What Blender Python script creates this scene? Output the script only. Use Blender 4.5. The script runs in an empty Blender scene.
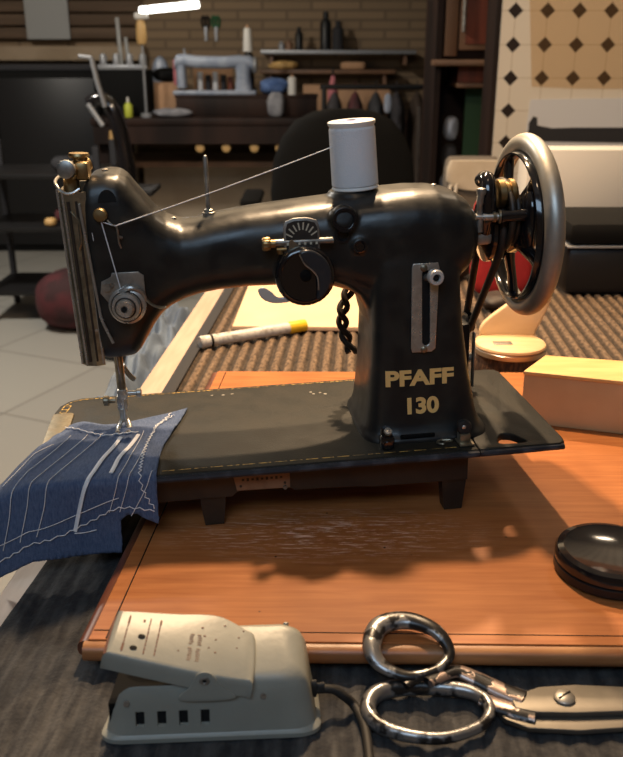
import bpy, bmesh, math, random
from mathutils import Vector, Matrix, Euler
from mathutils.bvhtree import BVHTree
from mathutils.geometry import delaunay_2d_cdt
random.seed(7)
PI = math.pi
R = math.radians
sc = bpy.context.scene
COL = sc.collection

# ------------------------------------------------------------------ materials
def mat(name, col, rough=.5, metal=0., col2=None, scale=20., bump=0., bscale=200., coat=0., mixlo=.4, mixhi=.6, detail=6., stretch=(1, 1, 1), emit=None, estr=0., spec=.5, rough2=None, aniso=None):
    m = bpy.data.materials.new(name)
    m.use_nodes = True
    nt = m.node_tree
    b = nt.nodes['Principled BSDF']
    b.inputs['Base Color'].default_value = (*col, 1)
    b.inputs['Roughness'].default_value = rough
    b.inputs['Metallic'].default_value = metal
    b.inputs['Specular IOR Level'].default_value = spec
    if coat:
        b.inputs['Coat Weight'].default_value = coat
        b.inputs['Coat Roughness'].default_value = .08
    tc = nt.nodes.new('ShaderNodeTexCoord')
    mp = nt.nodes.new('ShaderNodeMapping')
    mp.inputs['Scale'].default_value = stretch
    nt.links.new(tc.outputs['Object'], mp.inputs['Vector'])
    if col2 is not None:
        n = nt.nodes.new('ShaderNodeTexNoise')
        n.inputs['Scale'].default_value = scale
        n.inputs['Detail'].default_value = detail
        nt.links.new(mp.outputs[0], n.inputs['Vector'])
        r = nt.nodes.new('ShaderNodeValToRGB')
        r.color_ramp.elements[0].position = mixlo
        r.color_ramp.elements[1].position = mixhi
        r.color_ramp.elements[0].color = (*col, 1)
        r.color_ramp.elements[1].color = (*col2, 1)
        nt.links.new(n.outputs['Fac'], r.inputs[0])
        nt.links.new(r.outputs[0], b.inputs['Base Color'])
        if rough2 is not None:
            mr = nt.nodes.new('ShaderNodeMapRange')
            mr.inputs['From Min'].default_value = mixlo
            mr.inputs['From Max'].default_value = mixhi
            mr.inputs['To Min'].default_value = rough
            mr.inputs['To Max'].default_value = rough2
            nt.links.new(n.outputs['Fac'], mr.inputs['Value'])
            nt.links.new(mr.outputs[0], b.inputs['Roughness'])
    if bump:
        n2 = nt.nodes.new('ShaderNodeTexNoise')
        n2.inputs['Scale'].default_value = bscale
        n2.inputs['Detail'].default_value = 4
        nt.links.new(mp.outputs[0], n2.inputs['Vector'])
        bp = nt.nodes.new('ShaderNodeBump')
        bp.inputs['Strength'].default_value = bump
        bp.inputs['Distance'].default_value = .001
        nt.links.new(n2.outputs['Fac'], bp.inputs['Height'])
        nt.links.new(bp.outputs[0], b.inputs['Normal'])
    if emit is not None:
        b.inputs['Emission Color'].default_value = (*emit, 1)
        b.inputs['Emission Strength'].default_value = estr
    return m

M = {}
def dm(key, *a, **k):
    M[key] = mat(key, *a, **k)
dm('enamel', (.011, .012, .013), .3, col2=(.02, .02, .018), scale=60, bump=.15, bscale=90, rough2=.38)
dm('bed_paint', (.012, .0125, .010), .5, col2=(.02, .018, .013), scale=45, bump=.35, bscale=700, rough2=.6, spec=.3)
dm('bed_edge', (.03, .033, .042), .3, metal=.2, col2=(.1, .11, .13), scale=60, mixlo=.5, mixhi=.75)
dm('frame_paint', (.02, .014, .01), .5, col2=(.035, .022, .014), scale=40, bump=.2)
dm('gold', (.85, .56, .2), .5)
dm('gold_worn', (.6, .38, .09), .5, metal=.1, col2=(.05, .038, .02), scale=260, mixlo=.44, mixhi=.62)
dm('chrome', (.7, .68, .64), .24, metal=.75, col2=(.48, .45, .4), scale=90, rough2=.38)
dm('chrome_warm', (.4, .36, .27), .3, metal=.85, col2=(.24, .2, .14), scale=120, rough2=.45)
dm('steel', (.46, .45, .42), .36, metal=.8, col2=(.25, .23, .2), scale=80, rough2=.5)
dm('blade_steel', (.11, .1, .085), .45, metal=.7, col2=(.16, .145, .125), scale=30, rough2=.5)
dm('chrome_soft', (.7, .69, .66), .3, metal=.3)
dm('brass', (.36, .27, .14), .42, metal=1., col2=(.35, .23, .1), scale=120)
dm('rim_steel', (.55, .53, .48), .42, metal=.7, col2=(.4, .37, .31), scale=24, rough2=.5, bump=.1)
dm('black', (.010, .010, .011), .4, spec=.35)
dm('black_matt', (.005, .005, .005), .8, spec=.15)
dm('bone', (.62, .55, .42), .5)
dm('dial_grip', (.028, .03, .035), .3)
dm('backing_board', (.42, .33, .24), .8, col2=(.48, .39, .29), scale=4)
dm('black_gloss', (.008, .008, .01), .12, coat=.6)
dm('hole', (.002, .002, .002), .9)
dm('rubber', (.014, .013, .012), .65)
dm('leather', (.022, .014, .01), .6, col2=(.04, .026, .018), scale=90)
dm('thread_white', (.8, .81, .84), .8, bump=.5, bscale=900)
dm('spool_white', (.84, .83, .8), .4)
dm('spool_label', (.25, .3, .6), .5)
dm('stitch', (.8, .8, .82), .8)
dm('denim_lower', (.035, .075, .16), .9, col2=(.06, .11, .2), scale=500, bump=.6, bscale=900)
dm('denim_pale', (.07, .1, .155), .9, col2=(.13, .175, .245), scale=26, mixlo=.4, mixhi=.65, bump=.6, bscale=500)
dm('pedal_paint', (.275, .275, .235), .4, col2=(.315, .315, .27), scale=20, bump=.12, bscale=300)
dm('pedal_mark', (.16, .06, .035), .7)
dm('pedal_print', (.3, .22, .16), .6)
dm('birch', (.52, .37, .27), .5, col2=(.6, .44, .33), scale=12, stretch=(8, 1, 1))
dm('cream_board', (.8, .56, .35), .7, col2=(.74, .5, .31), scale=9)
dm('yellow_card', (.76, .5, .2), .6, col2=(.68, .42, .15), scale=14, stretch=(1, 8, 1))
dm('card_inside', (.5, .33, .16), .85, col2=(.58, .39, .2), scale=10)
dm('pale_wood', (.85, .62, .36), .45, col2=(.72, .48, .25), scale=9, stretch=(1, 9, 1))
dm('bristle', (.05, .025, .015), .8, col2=(.16, .08, .04), scale=300, stretch=(1, 1, .08), bump=1., bscale=500)
dm('barrel', (.6, .58, .54), .4, col2=(.22, .19, .16), scale=130, mixlo=.5, mixhi=.75)
dm('yellow', (.8, .5, .02), .45)
dm('floor_tile', (.27, .26, .235), .45, col2=(.31, .3, .27), scale=3)
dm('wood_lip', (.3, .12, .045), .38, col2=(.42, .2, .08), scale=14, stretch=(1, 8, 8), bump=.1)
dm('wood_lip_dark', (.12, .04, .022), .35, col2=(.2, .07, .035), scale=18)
dm('dark_wood', (.012, .007, .006), .6, spec=.2, col2=(.03, .015, .011), scale=6, stretch=(1, 1, .15))
dm('red_wood', (.2, .05, .028), .4, col2=(.13, .035, .022), scale=8, stretch=(6, 6, .5))
dm('brown_wood', (.13, .07, .04), .5, col2=(.19, .1, .055), scale=8, stretch=(1, 1, .2))
dm('charcoal', (.02, .02, .024), .8)
dm('dark_cloth', (.016, .015, .018), .9, col2=(.03, .026, .03), scale=14, bump=.4, bscale=60)
dm('maroon_cloth', (.07, .012, .016), .85, col2=(.03, .008, .01), scale=12)
dm('red_cloth', (.5, .02, .022), .75, col2=(.36, .014, .016), scale=20, bump=.3, bscale=40)
dm('grey_cloth', (.16, .16, .18), .9, col2=(.26, .26, .28), scale=20)
dm('blue_cloth', (.05, .1, .25), .9, col2=(.1, .17, .36), scale=22)
dm('grey_blue', (.22, .26, .34), .35, col2=(.32, .36, .44), scale=16)
dm('grey_metal', (.3, .31, .33), .4, metal=.4)
dm('grey_paint', (.3, .3, .29), .6)
dm('white_paint', (.62, .6, .56), .5)
dm('card_box', (.42, .24, .13), .8, col2=(.48, .28, .16), scale=6)
dm('paper_white', (.62, .63, .66), .7)
dm('paper_tan', (.55, .42, .28), .8, col2=(.5, .37, .24), scale=5)
dm('green', (.02, .12, .05), .5)
dm('green_paint', (.03, .1, .05), .6)
dm('pink', (.45, .14, .16), .7)
dm('lime', (.5, .55, .06), .5)
dm('cream_bag', (.6, .5, .38), .85, col2=(.68, .58, .46), scale=9, bump=.5, bscale=30)
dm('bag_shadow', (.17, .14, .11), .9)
dm('tan_wood', (.55, .34, .13), .5)
dm('lamp_tube', (1, 1, 1), .5, emit=(1, .97, .9), estr=9)
dm('beam', (.3, .22, .14), .8, col2=(.36, .27, .18), scale=5)
dm('slat_brown', (.09, .055, .032), .8, col2=(.12, .075, .045), scale=6, stretch=(.3, 1, 3))
dm('plate_brown', (.2, .11, .06), .45, col2=(.28, .16, .09), scale=80)
dm('tin', (.5, .47, .42), .3, metal=.9)

# thin see-through tan layer
def sheet():
    m = mat('tan_film', (.5, .3, .14), .6)
    nt = m.node_tree; b = nt.nodes['Principled BSDF']
    tr = nt.nodes.new('ShaderNodeBsdfTransparent'); tr.inputs[0].default_value = (.97, .93, .87, 1)
    mx = nt.nodes.new('ShaderNodeMixShader'); mx.inputs[0].default_value = .06
    nt.links.new(tr.outputs[0], mx.inputs[1]); nt.links.new(b.outputs[0], mx.inputs[2])
    nt.links.new(mx.outputs[0], nt.nodes['Material Output'].inputs[0])
    return m
M['tan_film'] = sheet()

def nodes(m):
    return m.node_tree, m.node_tree.nodes['Principled BSDF']

# worn black over bright metal, for the shears
def worn(name, lo, hi, metalcol):
    m = mat(name, (.012, .012, .013), .3)
    nt, b = nodes(m)
    tc = nt.nodes.new('ShaderNodeTexCoord')
    n = nt.nodes.new('ShaderNodeTexNoise'); n.inputs['Scale'].default_value = 70; n.inputs['Detail'].default_value = 6
    nt.links.new(tc.outputs['Object'], n.inputs['Vector'])
    ma = nt.nodes.new('ShaderNodeMath'); ma.operation = 'ADD'; ma.inputs[1].default_value = 0
    nt.links.new(n.outputs['Fac'], ma.inputs[0])
    r = nt.nodes.new('ShaderNodeValToRGB')
    r.color_ramp.elements[0].position = lo; r.color_ramp.elements[1].position = hi
    r.color_ramp.elements[0].color = (0, 0, 0, 1); r.color_ramp.elements[1].color = (.75, .75, .75, 1)
    nt.links.new(ma.outputs[0], r.inputs[0])
    mx = nt.nodes.new('ShaderNodeMix'); mx.data_type = 'RGBA'
    nt.links.new(r.outputs[0], mx.inputs[0])
    mx.inputs[6].default_value = (.012, .011, .011, 1); mx.inputs[7].default_value = (*metalcol, 1)
    nt.links.new(mx.outputs[2], b.inputs['Base Color'])
    nt.links.new(r.outputs[0], b.inputs['Metallic'])
    bp = nt.nodes.new('ShaderNodeBump'); bp.inputs['Strength'].default_value = .3; bp.inputs['Distance'].default_value = .0005
    nt.links.new(r.outputs[0], bp.inputs['Height']); nt.links.new(bp.outputs[0], b.inputs['Normal'])
    return m
M['worn_handle'] = worn('worn_handle', .46, .52, (.42, .415, .41))
M['worn_shank'] = worn('worn_shank', .5, .52, (.55, .42, .36))

# orange-brown table-top veneer with grain, scratches and pale scuffs
def wood_top():
    m = mat('veneer', (.5, .2, .07), .5, spec=.3)
    nt, b = nodes(m)
    tc = nt.nodes.new('ShaderNodeTexCoord')
    mp = nt.nodes.new('ShaderNodeMapping'); mp.inputs['Scale'].default_value = (3, 40, 10); mp.inputs['Rotation'].default_value = (0, 0, .05)
    nt.links.new(tc.outputs['Object'], mp.inputs[0])
    n = nt.nodes.new('ShaderNodeTexNoise'); n.inputs['Scale'].default_value = 5; n.inputs['Detail'].default_value = 8; n.inputs['Distortion'].default_value = .4
    nt.links.new(mp.outputs[0], n.inputs['Vector'])
    r = nt.nodes.new('ShaderNodeValToRGB')
    r.color_ramp.elements[0].position = .3; r.color_ramp.elements[0].color = (.38, .122, .033, 1)
    r.color_ramp.elements[1].position = .7; r.color_ramp.elements[1].color = (.5, .185, .056, 1)
    nt.links.new(n.outputs['Fac'], r.inputs[0])
    # vertical veneer bands
    wv = nt.nodes.new('ShaderNodeTexNoise'); wv.inputs['Scale'].default_value = 1
    mp3 = nt.nodes.new('ShaderNodeMapping'); mp3.inputs['Scale'].default_value = (16, .6, 1)
    nt.links.new(tc.outputs['Object'], mp3.inputs[0]); nt.links.new(mp3.outputs[0], wv.inputs['Vector'])
    rb = nt.nodes.new('ShaderNodeValToRGB'); rb.color_ramp.elements[0].position = .35; rb.color_ramp.elements[1].position = .65
    rb.color_ramp.elements[0].color = (.86, .84, .82, 1); rb.color_ramp.elements[1].color = (1, 1, 1, 1)
    nt.links.new(wv.outputs['Fac'], rb.inputs[0])
    mu = nt.nodes.new('ShaderNodeMix'); mu.data_type = 'RGBA'; mu.blend_type = 'MULTIPLY'; mu.inputs[0].default_value = 1
    nt.links.new(r.outputs[0], mu.inputs[6]); nt.links.new(rb.outputs[0], mu.inputs[7])
    # scuffs: long pale scratches with a patch in the middle
    mp2 = nt.nodes.new('ShaderNodeMapping'); mp2.inputs['Scale'].default_value = (22, 190, 1); mp2.inputs['Rotation'].default_value = (0, 0, -.05)
    nt.links.new(tc.outputs['Object'], mp2.inputs[0])
    n2 = nt.nodes.new('ShaderNodeTexNoise'); n2.inputs['Scale'].default_value = 2.2; n2.inputs['Detail'].default_value = 8; n2.inputs['Roughness'].default_value = .7
    nt.links.new(mp2.outputs[0], n2.inputs['Vector'])
    sr = nt.nodes.new('ShaderNodeValToRGB'); sr.color_ramp.elements[0].position = .52; sr.color_ramp.elements[1].position = .6
    nt.links.new(n2.outputs['Fac'], sr.inputs[0])
    gm = nt.nodes.new('ShaderNodeMapping'); gm.inputs['Location'].default_value = (-.01 * 7, -.575 * 22, 0); gm.inputs['Scale'].default_value = (7, 22, 1)
    nt.links.new(tc.outputs['Object'], gm.inputs[0])
    gr = nt.nodes.new('ShaderNodeTexGradient'); gr.gradient_type = 'SPHERICAL'
    nt.links.new(gm.outputs[0], gr.inputs[0])
    mm = nt.nodes.new('ShaderNodeMath'); mm.operation = 'MULTIPLY'
    nt.links.new(sr.outputs[0], mm.inputs[0]); nt.links.new(gr.outputs[0], mm.inputs[1])
    mx = nt.nodes.new('ShaderNodeMix'); mx.data_type = 'RGBA'
    nt.links.new(mm.outputs[0], mx.inputs[0]); nt.links.new(mu.outputs[2], mx.inputs[6]); mx.inputs[7].default_value = (.8, .52, .38, 1)
    # dark specks
    vo = nt.nodes.new('ShaderNodeTexVoronoi'); vo.inputs['Scale'].default_value = 42
    nt.links.new(tc.outputs['Object'], vo.inputs['Vector'])
    vr = nt.nodes.new('ShaderNodeValToRGB'); vr.color_ramp.elements[0].position = .03; vr.color_ramp.elements[1].position = .05
    vr.color_ramp.elements[0].color = (1, 1, 1, 1); vr.color_ramp.elements[1].color = (0, 0, 0, 1)
    nt.links.new(vo.outputs['Distance'], vr.inputs[0])
    mx2 = nt.nodes.new('ShaderNodeMix'); mx2.data_type = 'RGBA'
    nt.links.new(vr.outputs[0], mx2.inputs[0]); nt.links.new(mx.outputs[2], mx2.inputs[6]); mx2.inputs[7].default_value = (.12, .05, .02, 1)
    nt.links.new(mx2.outputs[2], b.inputs['Base Color'])
    bp = nt.nodes.new('ShaderNodeBump'); bp.inputs['Strength'].default_value = .15; bp.inputs['Distance'].default_value = .0006
    nt.links.new(n2.outputs['Fac'], bp.inputs['Height']); nt.links.new(bp.outputs[0], b.inputs['Normal'])
    return m
M['veneer'] = wood_top()

# dark carpet with lint
def carpet():
    m = mat('carpet', (.022, .022, .024), .95, col2=(.05, .049, .049), scale=170, mixlo=.4, mixhi=.68, bump=1., bscale=420)
    nt, b = nodes(m)
    tc = nt.nodes.new('ShaderNodeTexCoord')
    n = nt.nodes.new('ShaderNodeTexNoise'); n.inputs['Scale'].default_value = 1.; n.inputs['Detail'].default_value = 7
    mp = nt.nodes.new('ShaderNodeMapping'); mp.inputs['Scale'].default_value = (150, 22, 60)
    nt.links.new(tc.outputs['Object'], mp.inputs[0]); nt.links.new(mp.outputs[0], n.inputs['Vector'])
    r = nt.nodes.new('ShaderNodeValToRGB'); r.color_ramp.elements[0].position = .4; r.color_ramp.elements[1].position = .75
    r.color_ramp.elements[0].color = (.014, .014, .016, 1); r.color_ramp.elements[1].color = (.13, .125, .118, 1)
    nt.links.new(n.outputs['Fac'], r.inputs[0])
    ad = nt.nodes.new('ShaderNodeMix'); ad.data_type = 'RGBA'; ad.inputs[0].default_value = .5
    old = b.inputs['Base Color'].links[0].from_socket
    nt.links.new(old, ad.inputs[6]); nt.links.new(r.outputs[0], ad.inputs[7])
    nt.links.new(ad.outputs[2], b.inputs['Base Color'])
    return m
M['carpet'] = carpet()
def ribs():
    m = mat('rib_mat', (.1, .065, .04), .9, bump=1., bscale=500)
    nt = m.node_tree; b = nt.nodes['Principled BSDF']
    tc = nt.nodes.new('ShaderNodeTexCoord'); n = nt.nodes.new('ShaderNodeTexNoise'); n.inputs['Scale'].default_value = 1.; n.inputs['Detail'].default_value = 7
    mp = nt.nodes.new('ShaderNodeMapping'); mp.inputs['Scale'].default_value = (260, 120, 60)
    nt.links.new(tc.outputs['Object'], mp.inputs[0]); nt.links.new(mp.outputs[0], n.inputs['Vector'])
    r = nt.nodes.new('ShaderNodeValToRGB'); r.color_ramp.elements[0].position = .3; r.color_ramp.elements[1].position = .7
    r.color_ramp.elements[0].color = (.05, .03, .017, 1); r.color_ramp.elements[1].color = (.24, .16, .1, 1)
    nt.links.new(n.outputs['Fac'], r.inputs[0])
    # darker colour between the ribs, so that they show
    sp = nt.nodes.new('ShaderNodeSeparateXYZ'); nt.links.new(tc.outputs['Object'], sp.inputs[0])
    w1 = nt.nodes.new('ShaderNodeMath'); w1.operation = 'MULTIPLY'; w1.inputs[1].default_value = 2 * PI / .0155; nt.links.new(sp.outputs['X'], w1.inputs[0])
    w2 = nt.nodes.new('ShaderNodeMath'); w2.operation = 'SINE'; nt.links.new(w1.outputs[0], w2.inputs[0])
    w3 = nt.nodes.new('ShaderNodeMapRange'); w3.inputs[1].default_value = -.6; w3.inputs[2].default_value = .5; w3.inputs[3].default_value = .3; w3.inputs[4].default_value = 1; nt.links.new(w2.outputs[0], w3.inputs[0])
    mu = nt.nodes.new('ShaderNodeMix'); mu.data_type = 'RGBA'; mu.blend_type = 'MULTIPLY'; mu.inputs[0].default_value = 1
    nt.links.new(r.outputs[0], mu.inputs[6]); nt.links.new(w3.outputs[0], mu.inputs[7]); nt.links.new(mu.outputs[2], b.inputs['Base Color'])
    return m
M['rib_mat'] = ribs()

def denim():
    m = mat('denim', (.045, .085, .19), .9, bump=.6, bscale=900)
    nt, b = nodes(m)
    tc = nt.nodes.new('ShaderNodeTexCoord')
    n = nt.nodes.new('ShaderNodeTexNoise'); n.inputs['Scale'].default_value = 1; n.inputs['Detail'].default_value = 3
    mp = nt.nodes.new('ShaderNodeMapping'); mp.inputs['Scale'].default_value = (900, 250, 250); mp.inputs['Rotation'].default_value = (0, 0, .6)
    nt.links.new(tc.outputs['Object'], mp.inputs[0]); nt.links.new(mp.outputs[0], n.inputs['Vector'])
    r = nt.nodes.new('ShaderNodeValToRGB'); r.color_ramp.elements[0].position = .3; r.color_ramp.elements[1].position = .7
    r.color_ramp.elements[0].color = (.048, .08, .165, 1); r.color_ramp.elements[1].color = (.1, .14, .24, 1)
    nt.links.new(n.outputs['Fac'], r.inputs[0]); nt.links.new(r.outputs[0], b.inputs['Base Color'])
    return m
M['denim'] = denim()

# glazed wall tiles with small dark diamonds at the clipped corners
def tiles(pitch, x0, z0):
    m = mat('clipped_tiles', (.72, .67, .58), .3)
    nt, b = nodes(m)
    geo = nt.nodes.new('ShaderNodeTexCoord')
    sp = nt.nodes.new('ShaderNodeSeparateXYZ'); nt.links.new(geo.outputs['Object'], sp.inputs[0])
    def math_(op, a, bb=None, c=None):
        n = nt.nodes.new('ShaderNodeMath'); n.operation = op
        for i, v in enumerate((a, bb, c)):
            if v is None: continue
            if isinstance(v, (int, float)): n.inputs[i].default_value = v
            else: nt.links.new(v, n.inputs[i])
        return n.outputs[0]
    def cell(o, off):
        t = math_('DIVIDE', math_('SUBTRACT', o, off), pitch)
        return math_('ABSOLUTE', math_('SUBTRACT', math_('FRACT', math_('ADD', t, .5)), .5))
    fx = cell(sp.outputs['X'], x0); fz = cell(sp.outputs['Z'], z0)
    s = math_('ADD', fx, fz)
    dia = math_('LESS_THAN', s, .24)
    line = math_('LESS_THAN', math_('MINIMUM', fx, fz), .012)
    mx = nt.nodes.new('ShaderNodeMix'); mx.data_type = 'RGBA'
    nt.links.new(line, mx.inputs[0]); mx.inputs[6].default_value = (.7, .64, .55, 1); mx.inputs[7].default_value = (.5, .42, .32, 1)
    mx2 = nt.nodes.new('ShaderNodeMix'); mx2.data_type = 'RGBA'
    nt.links.new(dia, mx2.inputs[0]); nt.links.new(mx.outputs[2], mx2.inputs[6]); mx2.inputs[7].default_value = (.025, .018, .016, 1)
    nt.links.new(mx2.outputs[2], b.inputs['Base Color'])
    return m
M['clipped_tiles'] = tiles(.0915, .584, .2)

def bricks(name, c1, c2, mort, w, h, bscale=1., floor=False):
    m = mat(name, c1, .85 if not floor else .4)
    nt, b = nodes(m)
    tc = nt.nodes.new('ShaderNodeTexCoord')
    mp = nt.nodes.new('ShaderNodeMapping')
    if not floor: mp.inputs['Rotation'].default_value = (R(-90), 0, 0)
    else: mp.inputs['Rotation'].default_value = (0, 0, R(24))
    nt.links.new(tc.outputs['Object'], mp.inputs[0])
    br = nt.nodes.new('ShaderNodeTexBrick')
    br.inputs['Scale'].default_value = 1; br.inputs['Brick Width'].default_value = w; br.inputs['Row Height'].default_value = h
    br.inputs['Mortar Size'].default_value = .008 if not floor else .005
    br.inputs['Color1'].default_value = (*c1, 1); br.inputs['Color2'].default_value = (*c2, 1); br.inputs['Mortar'].default_value = (*mort, 1)
    if floor: br.offset = 0
    nt.links.new(mp.outputs[0], br.inputs['Vector']); nt.links.new(br.outputs['Color'], b.inputs['Base Color'])
    return m
M['brick_wall'] = bricks('brick_wall', (.25, .17, .1), (.21, .145, .085), (.14, .097, .06), .3, .055)
M['floor'] = bricks('floor_tiles', (.3, .29, .265), (.33, .32, .29), (.2, .19, .17), .5, .5, floor=True)

# ------------------------------------------------------------------ mesh helpers
def finish(name, bm, m, parent=None, sharp=40, recalc=True):
    if recalc: bmesh.ops.recalc_face_normals(bm, faces=bm.faces)
    me = bpy.data.meshes.new(name); bm.to_mesh(me); bm.free()
    for p in me.polygons: p.use_smooth = True
    me.set_sharp_from_angle(angle=R(sharp))
    if m is not None: me.materials.append(M[m] if isinstance(m, str) else m)
    o = bpy.data.objects.new(name, me); COL.objects.link(o)
    if parent is not None: o.parent = parent
    return o
def tag(o, label=None, cat=None, group=None, kind=None):
    if label: o['label'] = label
    if cat: o['category'] = cat
    if group: o['group'] = group
    if kind: o['kind'] = kind
    return o
def empty(name, loc, rot=(0, 0, 0)):
    o = bpy.data.objects.new(name, None); COL.objects.link(o); o.empty_display_size = .02
    o.location = loc; o.rotation_euler = rot
    return o
def B(): return bmesh.new()
def add_box(bm, c, s, bev=0, rot=None, seg=2):
    r = bmesh.ops.create_cube(bm, size=1)
    vs = r['verts']
    for v in vs: v.co = Vector((v.co.x * s[0], v.co.y * s[1], v.co.z * s[2]))
    if bev:
        es = list({e for v in vs for e in v.link_edges})
        rr = bmesh.ops.bevel(bm, geom=es, offset=bev, segments=seg, affect='EDGES', profile=.5)
        vs = list(set(rr['verts']) | {v for v in vs if v.is_valid})
    mt = Matrix.Translation(Vector(c)) @ (rot.to_4x4() if rot is not None else Matrix())
    bmesh.ops.transform(bm, matrix=mt, verts=vs)
    return vs
def frame_for(d):
    d = d.normalized()
    a = Vector((0, 0, 1)) if abs(d.z) < .9 else Vector((1, 0, 0))
    u = d.cross(a).normalized(); v = d.cross(u).normalized()
    return u, v
def bridge_rings(bm, rings, closed=False, caps=True):
    vr = [[bm.verts.new(p) for p in ring] for ring in rings]
    n = len(vr[0]); k = len(vr)
    for i in range(k if closed else k - 1):
        a, b = vr[i], vr[(i + 1) % k]
        for j in range(n):
            bm.faces.new((a[j], a[(j + 1) % n], b[(j + 1) % n], b[j]))
    if caps and not closed:
        bm.faces.new(vr[0][::-1]); bm.faces.new(vr[-1])
    return vr
def add_tube(bm, pts, r, seg=10, closed=False, sy=1., up=None):
    pts = [Vector(p) for p in pts]; n = len(pts); rings = []
    pu = None
    for i, p in enumerate(pts):
        if closed: d = pts[(i + 1) % n] - pts[i - 1]
        else: d = pts[min(i + 1, n - 1)] - pts[max(i - 1, 0)]
        if d.length < 1e-9: d = Vector((0, 0, 1))
        d.normalize()
        if up is not None:
            u = d.cross(Vector(up)).normalized(); v = u.cross(d).normalized()
        elif pu is None: u, v = frame_for(d)
        else:
            u = (pu - d * pu.dot(d)).normalized(); v = d.cross(u)
        pu = u
        rr = r[i] if isinstance(r, (list, tuple)) else r
        rings.append([p + u * (rr * math.cos(2 * PI * j / seg)) + v * (rr * sy * math.sin(2 * PI * j / seg)) for j in range(seg)])
    bridge_rings(bm, rings, closed)
def smooth_pts(pts, n=6, closed=False):
    pts = [Vector(p) for p in pts]; out = []; k = len(pts)
    rng = range(k if closed else k - 1)
    for i in rng:
        p0 = pts[(i - 1) % k] if closed or i > 0 else pts[i]
        p1 = pts[i]; p2 = pts[(i + 1) % k]
        p3 = pts[(i + 2) % k] if closed or i + 2 < k else p2
        for t in range(n):
            t /= n
            out.append(.5 * ((2 * p1) + (p2 - p0) * t + (2 * p0 - 5 * p1 + 4 * p2 - p3) * t * t + (3 * p1 - p0 - 3 * p2 + p3) * t ** 3))
    if not closed: out.append(pts[-1])
    return out
def add_lathe(bm, prof, o=(0, 0, 0), axis=(0, 0, 1), seg=32, knurl=0, amp=0):
    ax = Vector(axis).normalized(); u, v = frame_for(ax); o = Vector(o)
    rings = []
    for r, h in prof:
        ring = []
        for j in range(seg):
            rr = max(r, 1e-5)
            if knurl and r > .6 * max(q[0] for q in prof): rr += amp * (1 if j % 2 else -1)
            ring.append(o + ax * h + u * rr * math.cos(2 * PI * j / seg) + v * rr * math.sin(2 * PI * j / seg))
        rings.append(ring)
    bridge_rings(bm, rings)
def add_cyl(bm, p0, p1, r0, r1=None, seg=24, bev=.0):
    p0 = Vector(p0); p1 = Vector(p1); L = (p1 - p0).length; r1 = r0 if r1 is None else r1
    if bev: prof = [(r0 - bev, 0), (r0, bev), (r1, L - bev), (r1 - bev, L)]
    else: prof = [(r0, 0), (r1, L)]
    add_lathe(bm, prof, p0, p1 - p0, seg)
def add_prism(bm, pts, h, mtx=None, bev=0, holes=()):
    """polygon in XY extruded 0..h, through a 2D curve so that holes work; returns nothing"""
    cu = bpy.data.curves.new('tmp', 'CURVE'); cu.dimensions = '2D'; cu.fill_mode = 'BOTH'
    for poly in [pts] + list(holes):
        s = cu.splines.new('POLY'); s.points.add(len(poly) - 1)
        for i, p in enumerate(poly): s.points[i].co = (p[0], p[1], 0, 1)
        s.use_cyclic_u = True
    cu.extrude = h / 2 - bev; cu.bevel_depth = bev; cu.bevel_resolution = 2; cu.offset = -bev
    ob = bpy.data.objects.new('tmp', cu); COL.objects.link(ob)
    dg = bpy.context.evaluated_depsgraph_get(); dg.update()
    me = bpy.data.meshes.new_from_object(ob.evaluated_get(dg))
    mt = (mtx or Matrix()) @ Matrix.Translation((0, 0, h / 2))
    me.transform(mt); bm.from_mesh(me)
    bpy.data.objects.remove(ob); bpy.data.curves.remove(cu); bpy.data.meshes.remove(me)
    bmesh.ops.remove_doubles(bm, verts=bm.verts, dist=1e-6)
def apply_mods(o):
    dg = bpy.context.evaluated_depsgraph_get(); dg.update()
    me = bpy.data.meshes.new_from_object(o.evaluated_get(dg))
    o.modifiers.clear(); old = o.data; o.data = me; bpy.data.meshes.remove(old)
    return o
def cut(o, bm, sharp=40):
    c = finish('cutter', bm, None)
    if o.parent: c.parent = o.parent
    m = o.modifiers.new('b', 'BOOLEAN'); m.operation = 'DIFFERENCE'; m.object = c; m.solver = 'EXACT'
    apply_mods(o); bpy.data.objects.remove(c)
    for p in o.data.polygons: p.use_smooth = True
    o.data.set_sharp_from_angle(angle=R(sharp))
    return o
def sq(n, e):   # superellipse unit points
    out = []
    for j in range(n):
        t = 2 * PI * j / n; c, s = math.cos(t), math.sin(t)
        out.append((math.copysign(abs(c) ** (2 / e), c), math.copysign(abs(s) ** (2 / e), s)))
    return out
def rrect(x0, x1, y0, y1, r, n=6):
    out = []
    for cx, cy, a0 in ((x1 - r, y1 - r, 0), (x0 + r, y1 - r, 90), (x0 + r, y0 + r, 180), (x1 - r, y0 + r, 270)):
        for i in range(n + 1):
            a = R(a0 + 90 * i / n); out.append((cx + r * math.cos(a), cy + r * math.sin(a)))
    return out
XZ = Matrix.Rotation(R(90), 4, 'X')      # local XY polygon -> XZ plane, extruding to -Y
def facing(y):                            # polygon given in (x, z), extruded from y toward the viewer (-y)
    return Matrix.Translation((0, y, 0)) @ XZ

def text_mesh(body, size, bold=0, ext=.0004):
    cu = bpy.data.curves.new('t', 'FONT'); cu.body = body; cu.size = size; cu.offset = bold; cu.extrude = ext; cu.space_character = 1.0
    ob = bpy.data.objects.new('t', cu); COL.objects.link(ob)
    dg = bpy.context.evaluated_depsgraph_get(); dg.update()
    me = bpy.data.meshes.new_from_object(ob.evaluated_get(dg))
    bpy.data.objects.remove(ob)
    return me
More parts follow.
